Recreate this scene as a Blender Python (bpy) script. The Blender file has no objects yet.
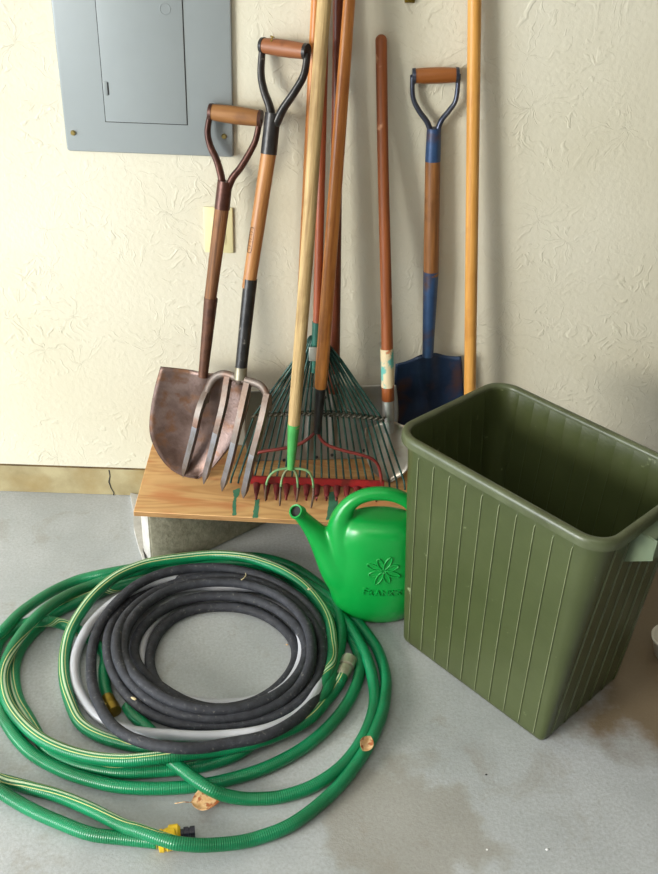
import bpy, bmesh, math, random
from mathutils import Vector, Matrix, noise
random.seed(4)
S = bpy.context.scene
COL = S.collection
PI = math.pi

# ------------------------------------------------------------------ camera
F = 950.0
CD, CH = 2.16, 1.57
def cam_axes(p, y, r):
    fw = Vector((-math.sin(y)*math.cos(p), math.cos(y)*math.cos(p), -math.sin(p)))
    rt = Vector((math.cos(y), math.sin(y), 0))
    up = rt.cross(fw)
    c, s = math.cos(r), math.sin(r)
    return rt*c+up*s, up*c-rt*s, fw
RT, UP, FW = cam_axes(math.radians(32), math.radians(-1.0), math.radians(2.5))
CAM = Vector((0, -CD, CH))
cd = bpy.data.cameras.new('camera'); co = bpy.data.objects.new('camera', cd); COL.objects.link(co)
cd.sensor_fit = 'VERTICAL'; cd.sensor_height = 24; cd.lens = F/874*24
cd.clip_start = .05
m = Matrix((RT, UP, -FW)).transposed().to_4x4(); m.translation = CAM
co.matrix_world = m
S.camera = co

def ray(u, v): return RT*((u-329)/F) - UP*((v-437)/F) + FW
def Pz(u, v, z=0.0):
    d = ray(u, v); return CAM + d*((z-CAM.z)/d.z)
def Py(u, v, y=0.0):
    d = ray(u, v); return CAM + d*((y-CAM.y)/d.y)
def depth(P): return (P-CAM).dot(FW)

# ------------------------------------------------------------------ tagging
def tag(o, label=None, cat=None, group=None, kind=None):
    if label: o['label'] = label
    if cat: o['category'] = cat
    if group: o['group'] = group
    if kind: o['kind'] = kind
    return o
def link(name, bm, mat, parent=None, smooth=False, auto=None):
    me = bpy.data.meshes.new(name)
    bmesh.ops.recalc_face_normals(bm, faces=bm.faces)
    bm.to_mesh(me); bm.free()
    if smooth or auto:
        for p in me.polygons: p.use_smooth = True
    if auto:
        me.set_sharp_from_angle(angle=math.radians(auto))
    o = bpy.data.objects.new(name, me); COL.objects.link(o)
    if mat is not None:
        for mm in (mat if isinstance(mat, (list, tuple)) else [mat]): me.materials.append(mm)
    if parent: o.parent = parent
    return o
def thing(name, label, cat, M=None, group=None):
    o = bpy.data.objects.new(name, None); COL.objects.link(o)
    o.empty_display_size = .05
    if M is not None:
        o.matrix_world = M if isinstance(M, Matrix) else Matrix.Translation(M)
    tag(o, label, cat, group); return o

# ------------------------------------------------------------------ materials
def mat(name, c1, c2=None, scale=8, rough=.5, metal=0, bump=0, bscale=60, stretch=(1,1,1), c3=None, s3=3, t3=(.55,.7), coat=0, mix=(.35,.65), rvar=0, spec=.5, detail=6, bdist=.002):
    m = bpy.data.materials.new(name); m.use_nodes = True
    nt = m.node_tree; N = nt.nodes; L = nt.links
    b = N['Principled BSDF']
    b.inputs['Roughness'].default_value = rough; b.inputs['Metallic'].default_value = metal
    b.inputs['Specular IOR Level'].default_value = spec
    b.inputs['Coat Weight'].default_value = coat
    tc = N.new('ShaderNodeTexCoord'); mp = N.new('ShaderNodeMapping'); mp.inputs['Scale'].default_value = stretch
    L.new(tc.outputs['Object'], mp.inputs[0])
    col = None
    if c2:
        n = N.new('ShaderNodeTexNoise'); n.inputs['Scale'].default_value = scale; n.inputs['Detail'].default_value = detail; n.inputs['Roughness'].default_value = .6
        L.new(mp.outputs[0], n.inputs['Vector'])
        r = N.new('ShaderNodeValToRGB'); r.color_ramp.elements[0].position = mix[0]; r.color_ramp.elements[1].position = mix[1]
        r.color_ramp.elements[0].color = (*c1, 1); r.color_ramp.elements[1].color = (*c2, 1)
        L.new(n.outputs[0], r.inputs[0]); col = r.outputs[0]
        if rvar:
            mr = N.new('ShaderNodeMapRange'); mr.inputs[3].default_value = rough-rvar; mr.inputs[4].default_value = rough+rvar
            L.new(n.outputs[0], mr.inputs[0]); L.new(mr.outputs[0], b.inputs['Roughness'])
        if c3:
            n3 = N.new('ShaderNodeTexNoise'); n3.inputs['Scale'].default_value = s3; n3.inputs['Detail'].default_value = 6; n3.inputs['Distortion'].default_value = .2
            L.new(tc.outputs['Object'], n3.inputs['Vector'])
            r3 = N.new('ShaderNodeMapRange'); r3.inputs[1].default_value = t3[0]; r3.inputs[2].default_value = t3[1]; r3.clamp = True
            L.new(n3.outputs[0], r3.inputs[0])
            mx = N.new('ShaderNodeMix'); mx.data_type = 'RGBA'; L.new(r3.outputs[0], mx.inputs[0]); L.new(col, mx.inputs[6]); mx.inputs[7].default_value = (*c3, 1)
            col = mx.outputs[2]
        L.new(col, b.inputs['Base Color'])
    else:
        b.inputs['Base Color'].default_value = (*c1, 1)
    if bump:
        nb = N.new('ShaderNodeTexNoise'); nb.inputs['Scale'].default_value = bscale; nb.inputs['Detail'].default_value = 4
        L.new(mp.outputs[0], nb.inputs['Vector'])
        bn = N.new('ShaderNodeBump'); bn.inputs['Strength'].default_value = bump; bn.inputs['Distance'].default_value = bdist
        L.new(nb.outputs[0], bn.inputs['Height']); L.new(bn.outputs[0], b.inputs['Normal'])
    return m

def srgb(r, g, b):
    f = lambda c: (c/255/12.92) if c/255 <= .04045 else ((c/255+.055)/1.055)**2.4
    return (f(r), f(g), f(b))

def wall_material():
    m = bpy.data.materials.new('textured_plaster'); m.use_nodes = True
    nt = m.node_tree; N = nt.nodes; L = nt.links; b = N['Principled BSDF']; b.inputs['Roughness'].default_value = .55
    b.inputs['Specular IOR Level'].default_value = .3
    tc = N.new('ShaderNodeTexCoord')
    # crows-foot stipple: radial streaks around scattered centres
    v = N.new('ShaderNodeTexVoronoi'); v.inputs['Scale'].default_value = 7.5; v.feature = 'F1'
    mpv = N.new('ShaderNodeMapping'); mpv.inputs['Scale'].default_value = (1, 0, 1)
    L.new(tc.outputs['Object'], mpv.inputs[0])
    nw = N.new('ShaderNodeTexNoise'); nw.inputs['Scale'].default_value = 9; nw.inputs['Detail'].default_value = 3
    L.new(mpv.outputs[0], nw.inputs['Vector'])
    ad = N.new('ShaderNodeMix'); ad.data_type = 'VECTOR'; ad.inputs[0].default_value = .12
    L.new(mpv.outputs[0], ad.inputs[4]); L.new(nw.outputs['Color'], ad.inputs[5])
    L.new(ad.outputs[1], v.inputs['Vector'])
    sub = N.new('ShaderNodeVectorMath'); sub.operation = 'SUBTRACT'
    L.new(ad.outputs[1], sub.inputs[0]); L.new(v.outputs['Position'], sub.inputs[1])
    sp = N.new('ShaderNodeSeparateXYZ'); L.new(sub.outputs[0], sp.inputs[0])
    at = N.new('ShaderNodeMath'); at.operation = 'ARCTAN2'; L.new(sp.outputs[0], at.inputs[0]); L.new(sp.outputs[2], at.inputs[1])
    ln = N.new('ShaderNodeVectorMath'); ln.operation = 'LENGTH'; L.new(sub.outputs[0], ln.inputs[0])
    cx = N.new('ShaderNodeCombineXYZ')
    ma = N.new('ShaderNodeMath'); ma.operation = 'MULTIPLY'; ma.inputs[1].default_value = 3.2; L.new(at.outputs[0], ma.inputs[0])
    ml = N.new('ShaderNodeMath'); ml.operation = 'MULTIPLY'; ml.inputs[1].default_value = 26; L.new(ln.outputs['Value'], ml.inputs[0])
    L.new(ma.outputs[0], cx.inputs[0]); L.new(ml.outputs[0], cx.inputs[1]); L.new(v.outputs['Color'], cx.inputs[2])
    n2 = N.new('ShaderNodeTexNoise'); n2.inputs['Scale'].default_value = 1.5; n2.inputs['Detail'].default_value = 2; n2.inputs['Distortion'].default_value = .4
    L.new(cx.outputs[0], n2.inputs['Vector'])
    rp = N.new('ShaderNodeMapRange'); rp.inputs[1].default_value = .55; rp.inputs[2].default_value = .68; L.new(n2.outputs[0], rp.inputs[0])
    n3 = N.new('ShaderNodeTexNoise'); n3.inputs['Scale'].default_value = 5; n3.inputs['Detail'].default_value = 2
    L.new(tc.outputs['Object'], n3.inputs['Vector'])
    r3 = N.new('ShaderNodeMapRange'); r3.inputs[1].default_value = .4; r3.inputs[2].default_value = .65; L.new(n3.outputs[0], r3.inputs[0])
    mu = N.new('ShaderNodeMath'); mu.operation = 'MULTIPLY'; L.new(rp.outputs[0], mu.inputs[0]); L.new(r3.outputs[0], mu.inputs[1])
    n4 = N.new('ShaderNodeTexNoise'); n4.inputs['Scale'].default_value = 90; n4.inputs['Detail'].default_value = 4
    L.new(tc.outputs['Object'], n4.inputs['Vector'])
    m4 = N.new('ShaderNodeMath'); m4.operation = 'MULTIPLY_ADD'; m4.inputs[1].default_value = .8; L.new(n4.outputs[0], m4.inputs[0]); L.new(mu.outputs[0], m4.inputs[2])
    bn = N.new('ShaderNodeBump'); bn.inputs['Strength'].default_value = .55; bn.inputs['Distance'].default_value = .0022
    L.new(m4.outputs[0], bn.inputs['Height']); L.new(bn.outputs[0], b.inputs['Normal'])
    n5 = N.new('ShaderNodeTexNoise'); n5.inputs['Scale'].default_value = 1.6; n5.inputs['Detail'].default_value = 5
    L.new(tc.outputs['Object'], n5.inputs['Vector'])
    r5 = N.new('ShaderNodeValToRGB'); r5.color_ramp.elements[0].color = (*WALL1, 1); r5.color_ramp.elements[1].color = (*WALL2, 1)
    r5.color_ramp.elements[0].position = .35; r5.color_ramp.elements[1].position = .65
    L.new(n5.outputs[0], r5.inputs[0])
    # faint brown scuffs
    n6 = N.new('ShaderNodeTexNoise'); n6.inputs['Scale'].default_value = 14; n6.inputs['Detail'].default_value = 6; n6.inputs['Roughness'].default_value = .7
    L.new(tc.outputs['Object'], n6.inputs['Vector'])
    r6 = N.new('ShaderNodeMapRange'); r6.inputs[1].default_value = .69; r6.inputs[2].default_value = .76; r6.inputs[4].default_value = .35; L.new(n6.outputs[0], r6.inputs[0])
    mx = N.new('ShaderNodeMix'); mx.data_type = 'RGBA'; L.new(r6.outputs[0], mx.inputs[0]); L.new(r5.outputs[0], mx.inputs[6]); mx.inputs[7].default_value = (*srgb(150, 120, 90), 1)
    L.new(mx.outputs[2], b.inputs['Base Color'])
    return m
WALL1 = srgb(209, 203, 182); WALL2 = srgb(219, 214, 197)

def floor_material():
    m = bpy.data.materials.new('stained_concrete'); m.use_nodes = True
    nt = m.node_tree; N = nt.nodes; L = nt.links; b = N['Principled BSDF']; b.inputs['Roughness'].default_value = .62
    tc = N.new('ShaderNodeTexCoord')
    def nz(s, d=6, r=.6, dist=0):
        n = N.new('ShaderNodeTexNoise'); n.inputs['Scale'].default_value = s; n.inputs['Detail'].default_value = d; n.inputs['Roughness'].default_value = r; n.inputs['Distortion'].default_value = dist
        L.new(tc.outputs['Object'], n.inputs['Vector']); return n.outputs[0]
    def ramp(src, a, b_, lo=0, hi=1):
        r = N.new('ShaderNodeMapRange'); r.inputs[1].default_value = a; r.inputs[2].default_value = b_; r.inputs[3].default_value = lo; r.inputs[4].default_value = hi; L.new(src, r.inputs[0]); return r.outputs[0]
    def mixc(fac, A, B):
        x = N.new('ShaderNodeMix'); x.data_type = 'RGBA'
        L.new(fac, x.inputs[0])
        for i, q in ((6, A), (7, B)):
            if isinstance(q, tuple): x.inputs[i].default_value = (*q, 1)
            else: L.new(q, x.inputs[i])
        return x.outputs[2]
    base = mixc(ramp(nz(2.2), .35, .65), srgb(166, 171, 174), srgb(196, 200, 204))
    base = mixc(ramp(nz(160, 3, .7), .35, .7, 0, .5), base, srgb(140, 142, 140))
    base = mixc(ramp(nz(7, 6, .7, .5), .56, .74, 0, .5), base, srgb(132, 118, 98))
    base = mixc(ramp(nz(45, 5, .75), .68, .73, 0, .8), base, srgb(110, 98, 80))
    # brown stain on the floor to the right, behind the bin
    sx = N.new('ShaderNodeSeparateXYZ'); L.new(tc.outputs['Object'], sx.inputs[0])
    vm = N.new('ShaderNodeVectorMath'); vm.operation = 'SUBTRACT'; L.new(tc.outputs['Object'], vm.inputs[0]); vm.inputs[1].default_value = (1.0, -.55, 0)
    vs = N.new('ShaderNodeVectorMath'); vs.operation = 'MULTIPLY'; L.new(vm.outputs[0], vs.inputs[0]); vs.inputs[1].default_value = (2.3, 2.6, 0)
    vl = N.new('ShaderNodeVectorMath'); vl.operation = 'LENGTH'; L.new(vs.outputs[0], vl.inputs[0])
    na = N.new('ShaderNodeMath'); na.operation = 'ADD'; L.new(vl.outputs['Value'], na.inputs[0]); L.new(ramp(nz(6, 5), .3, .7, -.3, .3), na.inputs[1])
    base = mixc(ramp(na.outputs[0], 1.15, .75, 0, .9), base, srgb(112, 92, 62))
    # worn brownish patch at the front
    vm2 = N.new('ShaderNodeVectorMath'); vm2.operation = 'SUBTRACT'; L.new(tc.outputs['Object'], vm2.inputs[0]); vm2.inputs[1].default_value = (.2, -1.03, 0)
    vs2 = N.new('ShaderNodeVectorMath'); vs2.operation = 'MULTIPLY'; L.new(vm2.outputs[0], vs2.inputs[0]); vs2.inputs[1].default_value = (6.2, 6.5, 0)
    vl2 = N.new('ShaderNodeVectorMath'); vl2.operation = 'LENGTH'; L.new(vs2.outputs[0], vl2.inputs[0])
    na2 = N.new('ShaderNodeMath'); na2.operation = 'ADD'; L.new(vl2.outputs['Value'], na2.inputs[0]); L.new(ramp(nz(9, 6), .3, .7, -.35, .35), na2.inputs[1])
    base = mixc(ramp(na2.outputs[0], 1.05, .8, 0, .5), base, srgb(140, 132, 116))
    L.new(base, b.inputs['Base Color'])
    bn = N.new('ShaderNodeBump'); bn.inputs['Strength'].default_value = .35; bn.inputs['Distance'].default_value = .002
    L.new(nz(120, 5, .7), bn.inputs['Height']); L.new(bn.outputs[0], b.inputs['Normal'])
    return m

M = {}
M['wall'] = wall_material()
M['floor'] = floor_material()
M['ceil'] = mat('ceiling_paint', (.7, .69, .66))
M['sidewall'] = mat('side_wall_paint', srgb(96, 90, 80), rough=.8)
M['curb'] = mat('curb_concrete', srgb(176, 164, 128), srgb(146, 132, 96), 9, .85, bump=.5, bscale=50, c3=srgb(150, 128, 82), s3=6, t3=(.5, .7))
M['shadow_gap'] = mat('brown_shadow_gap', srgb(110, 88, 50), srgb(70, 52, 30), 20, .8)
M['panel'] = mat('grey_enamel', srgb(142, 149, 151), srgb(148, 155, 157), 3, .35, spec=.5)
M['gap'] = mat('dark_gap', (.02, .02, .02), rough=.8)
M['screw'] = mat('brass_screw', srgb(170, 150, 95), rough=.35, metal=.9)
M['ivory'] = mat('ivory_plastic', srgb(226, 217, 170), rough=.35)
M['block'] = mat('block_concrete', srgb(148, 144, 126), srgb(120, 116, 98), 60, .95, bump=.8, bscale=140, c3=srgb(120, 112, 92), s3=5)
M['blockwhite'] = mat('whitewashed_concrete', srgb(204, 202, 198), srgb(176, 174, 170), 30, .9, bump=.6, bscale=120)
def wood(name, a, b_, rough=.45, c3=None, t3=(.55, .75), bump=.15, s3=9, coat=0):
    return mat(name, a, b_, 110, rough, 0, bump, 240, (1, 1, .05), c3=c3, s3=s3, t3=t3, coat=coat, rvar=.08)
M['wood_orange'] = wood('orange_varnished_wood', srgb(166, 98, 42), srgb(204, 134, 66), .38, srgb(136, 74, 30))
M['wood_amber'] = wood('amber_wood', srgb(190, 132, 58), srgb(216, 160, 84), .4, srgb(168, 108, 48))
M['wood_straw'] = wood('weathered_straw_wood', srgb(150, 120, 76), srgb(200, 172, 122), .7, srgb(128, 98, 58), bump=.5)
M['wood_red'] = wood('red_brown_wood', srgb(118, 56, 30), srgb(150, 76, 42), .42, srgb(92, 40, 22))
M['wood_dark'] = wood('dark_reddish_wood', srgb(92, 44, 26), srgb(120, 60, 34), .4, srgb(70, 32, 20))
M['wood_rust'] = wood('rusty_orange_wood', srgb(122, 64, 28), srgb(156, 86, 42), .5, srgb(196, 140, 104), t3=(.62, .68), s3=18)
M['wood_aged'] = wood('aged_brown_wood', srgb(88, 56, 32), srgb(146, 98, 58), .65, srgb(80, 50, 30), bump=.5)
M['wood_fork'] = wood('fork_handle_wood', srgb(150, 98, 52), srgb(188, 134, 80), .45, srgb(124, 76, 40))
M['wood_spade'] = wood('spade_handle_wood', srgb(108, 68, 34), srgb(148, 98, 52), .4, srgb(76, 44, 22), s3=12)
M['grip1'] = mat('worn_grip_wood', srgb(122, 78, 38), srgb(164, 114, 62), 24, .6, 0, .4, 80, (.1, 1, 1), c3=srgb(110, 70, 40), s3=14)
M['grip2'] = mat('brown_grip_wood', srgb(118, 68, 36), srgb(154, 94, 54), 24, .5, 0, .3, 80, (.1, 1, 1), c3=srgb(90, 50, 28), s3=14)
M['grip3'] = mat('varnished_grip_wood', srgb(122, 68, 26), srgb(154, 92, 40), 24, .35, 0, .2, 80, (.1, 1, 1))
M['iron_brown'] = mat('brown_painted_iron', srgb(64, 38, 32), srgb(92, 58, 48), 30, .4, .5, .3, 120)
M['iron_black'] = mat('black_painted_iron', srgb(30, 29, 30), srgb(52, 50, 50), 30, .35, .2, .3, 120, c3=srgb(120, 116, 110), s3=60, t3=(.68, .72))
M['rust'] = mat('rusted_blade_steel', srgb(80, 60, 52), srgb(132, 112, 106), 9, .42, .6, .4, 140, c3=srgb(112, 80, 60), s3=34, t3=(.5, .66), rvar=.12)
M['rusty_strap'] = mat('rusty_socket_steel', srgb(74, 46, 34), srgb(106, 70, 50), 30, .55, .4, .4, 140)
M['fork_rust'] = mat('fork_head_steel', srgb(104, 84, 72), srgb(120, 112, 106), 16, .5, .5, .3, 140, c3=srgb(122, 82, 62), s3=12)
M['fork_steel'] = mat('bright_tine_steel', srgb(142, 143, 150), srgb(118, 112, 108), 30, .38, .75, .15, 140)
M['collar'] = mat('steel_collar', srgb(140, 132, 112), srgb(170, 164, 146), 20, .4, .7)
M['blue'] = mat('blue_blade_paint', srgb(24, 38, 62), srgb(42, 62, 92), 7, .36, .45, .25, 140, c3=srgb(86, 56, 42), s3=10, t3=(.54, .7))
M['blue_socket'] = mat('blue_socket_paint', srgb(36, 60, 98), srgb(54, 84, 124), 12, .4, .25, .15, 140, c3=srgb(84, 60, 48), s3=16, t3=(.52, .66))
M['yoke_steel'] = mat('dark_blue_steel', srgb(60, 66, 84), srgb(84, 88, 100), 20, .32, .7)
M['gal'] = mat('galvanized_sheet', srgb(146, 146, 140), srgb(172, 172, 168), 8, .42, .65, .15, 80, c3=srgb(122, 96, 70), s3=3.2, t3=(.5, .66))
M['steel'] = mat('worn_socket_steel', srgb(150, 150, 148), srgb(188, 188, 184), 16, .34, .75, c3=srgb(160, 120, 80), s3=20, t3=(.62, .7))
M['shovel_steel'] = mat('polished_shovel_steel', srgb(168, 160, 148), srgb(200, 196, 188), 10, .36, .65, .15, 120, c3=srgb(150, 112, 78), s3=14, t3=(.55, .68))
M['rake_green'] = mat('dark_green_paint', srgb(28, 78, 66), srgb(44, 104, 88), 30, .38, .1, c3=srgb(90, 96, 84), s3=50, t3=(.62, .72))
M['tine_green'] = mat('tine_green_paint', srgb(20, 54, 48), srgb(46, 84, 76), 40, .35, .3)
M['bar'] = mat('rusty_wire_bar', srgb(54, 58, 50), srgb(90, 84, 70), 40, .5, .5)
M['bracket'] = mat('galvanized_bracket', srgb(170, 172, 164), rough=.4, metal=.7)
M['green_ferrule'] = mat('bright_green_paint', srgb(66, 150, 76), srgb(84, 170, 92), 16, .35, 0, .1, 100, c3=srgb(110, 84, 58), s3=26, t3=(.64, .7))
M['green_tine'] = mat('worn_green_tine_paint', srgb(96, 140, 92), srgb(120, 160, 110), 20, .45, .1, c3=srgb(110, 84, 60), s3=24, t3=(.52, .62))
M['tine_rust'] = mat('worn_rusty_tip', srgb(104, 84, 70), srgb(74, 56, 46), 30, .55, .4)
M['red'] = mat('red_rake_paint', srgb(120, 22, 26), srgb(150, 32, 34), 14, .42, .05, .2, 120, c3=srgb(96, 30, 26), s3=22, t3=(.55, .68))
M['red_tooth'] = mat('worn_red_tooth_paint', srgb(120, 32, 34), srgb(92, 40, 38), 24, .5, .1, .3, 120)
M['red_bow'] = mat('dull_red_rod', srgb(112, 40, 38), srgb(138, 58, 52), 20, .4, .2)
M['ply_edge'] = mat('plywood_edge', srgb(178, 138, 88), srgb(140, 100, 60), 40, .8, stretch=(.3, .3, 6))
M['paint_green'] = mat('spilled_green_paint', srgb(52, 118, 90), srgb(76, 134, 104), 30, .5)
M['can'] = mat('green_can_plastic', srgb(8, 142, 56), srgb(12, 150, 62), 4, .32, bump=.06, bscale=60, spec=.5)
M['bin'] = mat('olive_plastic', srgb(62, 70, 38), srgb(72, 80, 47), 5, .36, 0, .12, 160, c3=srgb(124, 132, 98), s3=34, t3=(.69, .75), spec=.55)
M['bin_rim'] = mat('olive_rim_plastic', srgb(70, 76, 50), srgb(88, 95, 68), 14, .36, 0, .15, 160)
M['bin_rib_highlight'] = mat('rib_highlight_plastic', srgb(112, 122, 84), srgb(150, 156, 122), 30, .5)  # pale scuffed tone paints in the ridge highlights on the rib tops
M['binlug'] = mat('pale_green_plastic', srgb(100, 114, 90), rough=.45)
M['white'] = mat('white_plastic', srgb(226, 222, 210), rough=.4)
M['brass'] = mat('aged_brass', srgb(150, 128, 48), srgb(120, 98, 36), 20, .35, .8)
M['yellow'] = mat('yellow_plastic', srgb(236, 196, 40), rough=.4)
M['navy'] = mat('navy_black_plastic', srgb(34, 34, 50), rough=.4)
M['coupling'] = mat('tarnished_coupling_metal', srgb(160, 156, 136), srgb(196, 194, 180), 30, .4, .6)
M['leaf'] = mat('dry_leaf_skin', srgb(206, 152, 98), srgb(236, 208, 162), 60, .7, c3=srgb(168, 92, 48), s3=70, t3=(.52, .62))
M['straw'] = mat('straw_chaff', srgb(206, 190, 150), rough=.8)
M['chip'] = mat('white_chip', srgb(232, 232, 232), rough=.7)
M['label_old'] = mat('torn_label_paper', srgb(214, 196, 160), srgb(96, 176, 166), 26, .6, 0, .1, 60, mix=(.5, .56), c3=srgb(188, 120, 80), s3=34, t3=(.58, .62))
M['ink'] = mat('branded_mark_ink', srgb(70, 44, 28), rough=.7)
M['grey_hose'] = mat('light_grey_vinyl', srgb(168, 170, 178), srgb(180, 182, 190), 10, .35)

def plywood():
    m = bpy.data.materials.new('plywood_face'); m.use_nodes = True
    nt = m.node_tree; N = nt.nodes; L = nt.links; b = N['Principled BSDF']; b.inputs['Roughness'].default_value = .6
    tc = N.new('ShaderNodeTexCoord'); mp = N.new('ShaderNodeMapping'); mp.inputs['Scale'].default_value = (1.2, 5, 1); mp.inputs['Rotation'].default_value = (0, 0, .5)
    L.new(tc.outputs['Object'], mp.inputs[0])
    n = N.new('ShaderNodeTexNoise'); n.inputs['Scale'].default_value = 2.2; n.inputs['Detail'].default_value = 2; n.inputs['Distortion'].default_value = 1.2
    L.new(mp.outputs[0], n.inputs['Vector'])
    w = N.new('ShaderNodeMath'); w.operation = 'MULTIPLY'; w.inputs[1].default_value = 40; L.new(n.outputs[0], w.inputs[0])
    s = N.new('ShaderNodeMath'); s.operation = 'SINE'; L.new(w.outputs[0], s.inputs[0])
    r = N.new('ShaderNodeValToRGB'); r.color_ramp.elements[0].color = (*srgb(196, 148, 94), 1); r.color_ramp.elements[1].color = (*srgb(214, 170, 114), 1)
    mr = N.new('ShaderNodeMapRange'); mr.inputs[1].default_value = -1; L.new(s.outputs[0], mr.inputs[0]); L.new(mr.outputs[0], r.inputs[0])
    n2 = N.new('ShaderNodeTexNoise'); n2.inputs['Scale'].default_value = 5; n2.inputs['Detail'].default_value = 4; L.new(mp.outputs[0], n2.inputs['Vector'])
    r2 = N.new('ShaderNodeMapRange'); r2.inputs[1].default_value = .5; r2.inputs[2].default_value = .68; r2.inputs[4].default_value = .7; L.new(n2.outputs[0], r2.inputs[0])
    mx = N.new('ShaderNodeMix'); mx.data_type = 'RGBA'; L.new(r2.outputs[0], mx.inputs[0]); L.new(r.outputs[0], mx.inputs[6]); mx.inputs[7].default_value = (*srgb(196, 122, 72), 1)
    L.new(mx.outputs[2], b.inputs['Base Color'])
    return m
M['ply'] = plywood()

def hose_mat(name, base, dark, rib=True, stripe=True):
    m = bpy.data.materials.new(name); m.use_nodes = True
    nt = m.node_tree; N = nt.nodes; L = nt.links; b = N['Principled BSDF']; b.inputs['Roughness'].default_value = .3
    uv = N.new('ShaderNodeUVMap'); sp = N.new('ShaderNodeSeparateXYZ'); L.new(uv.outputs[0], sp.inputs[0])
    n = N.new('ShaderNodeTexNoise'); n.inputs['Scale'].default_value = 9; n.inputs['Detail'].default_value = 6
    tc = N.new('ShaderNodeTexCoord'); L.new(tc.outputs['Object'], n.inputs['Vector'])
    r = N.new('ShaderNodeValToRGB'); r.color_ramp.elements[0].color = (*dark, 1); r.color_ramp.elements[1].color = (*base, 1)
    r.color_ramp.elements[0].position = .35; r.color_ramp.elements[1].position = .62
    L.new(n.outputs[0], r.inputs[0]); col = r.outputs[0]
    if stripe:
        # u = angle/2pi measured from the stripe centre; a broad pale band with thin yellow lines
        fr = N.new('ShaderNodeMath'); fr.operation = 'FRACT'; ad = N.new('ShaderNodeMath'); ad.operation = 'ADD'; ad.inputs[1].default_value = .5
        L.new(sp.outputs[0], ad.inputs[0]); L.new(ad.outputs[0], fr.inputs[0])
        def band(c, w, colr, col):
            s = N.new('ShaderNodeMath'); s.operation = 'SUBTRACT'; s.inputs[1].default_value = .5+c; L.new(fr.outputs[0], s.inputs[0])
            a = N.new('ShaderNodeMath'); a.operation = 'ABSOLUTE'; L.new(s.outputs[0], a.inputs[0])
            mr = N.new('ShaderNodeMapRange'); mr.inputs[1].default_value = w; mr.inputs[2].default_value = w*.7; L.new(a.outputs[0], mr.inputs[0])
            mx = N.new('ShaderNodeMix'); mx.data_type = 'RGBA'; L.new(mr.outputs[0], mx.inputs[0]); L.new(col, mx.inputs[6]); mx.inputs[7].default_value = (*colr, 1)
            return mx.outputs[2]
        col = band(0, .03, srgb(196, 214, 176), col)
        col = band(.085, .013, srgb(206, 206, 140), col)
        col = band(-.085, .013, srgb(206, 206, 140), col)
    L.new(col, b.inputs['Base Color'])
    if rib:
        mu = N.new('ShaderNodeMath'); mu.operation = 'MULTIPLY'; mu.inputs[1].default_value = 2*PI/.0042; L.new(sp.outputs[1], mu.inputs[0])
        si = N.new('ShaderNodeMath'); si.operation = 'SINE'; L.new(mu.outputs[0], si.inputs[0])
        bn = N.new('ShaderNodeBump'); bn.inputs['Strength'].default_value = .35; bn.inputs['Distance'].default_value = .0009
        L.new(si.outputs[0], bn.inputs['Height']); L.new(bn.outputs[0], b.inputs['Normal'])
    return m
M['hose'] = hose_mat('green_striped_vinyl', srgb(16, 132, 86), srgb(12, 106, 64))
M['black_hose'] = mat('dusty_black_rubber', srgb(33, 35, 42), srgb(52, 54, 62), 60, .7, 0, .6, 260, c3=srgb(104, 102, 98), s3=120, t3=(.62, .74))

# ------------------------------------------------------------------ mesh helpers
def box(bm, x0, x1, y0, y1, z0, z1, bev=0, seg=2, mi=0):
    vs = [bm.verts.new((x, y, z)) for x in (x0, x1) for y in (y0, y1) for z in (z0, z1)]
    q = [(0, 1, 3, 2), (4, 6, 7, 5), (0, 4, 5, 1), (2, 3, 7, 6), (0, 2, 6, 4), (1, 5, 7, 3)]
    fs = [bm.faces.new([vs[i] for i in f]) for f in q]
    for f in fs: f.material_index = mi
    if bev:
        es = list({e for f in fs for e in f.edges})
        bmesh.ops.bevel(bm, geom=es, offset=bev, segments=seg, affect='EDGES', profile=.5)
def cat(pts, n):
    """Catmull-Rom resample of a list of tuples (any dimension), n per span."""
    P = [tuple(p) for p in pts]; out = []
    P = [tuple(2*a-b for a, b in zip(P[0], P[1]))] + P + [tuple(2*a-b for a, b in zip(P[-1], P[-2]))]
    for i in range(1, len(P)-2):
        a, b, c, d = P[i-1], P[i], P[i+1], P[i+2]
        for k in range(n):
            t = k/n
            out.append(tuple(.5*((2*b[j])+(-a[j]+c[j])*t+(2*a[j]-5*b[j]+4*c[j]-d[j])*t*t+(-a[j]+3*b[j]-3*c[j]+d[j])*t**3) for j in range(len(b))))
    out.append(P[-2]); return out
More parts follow.
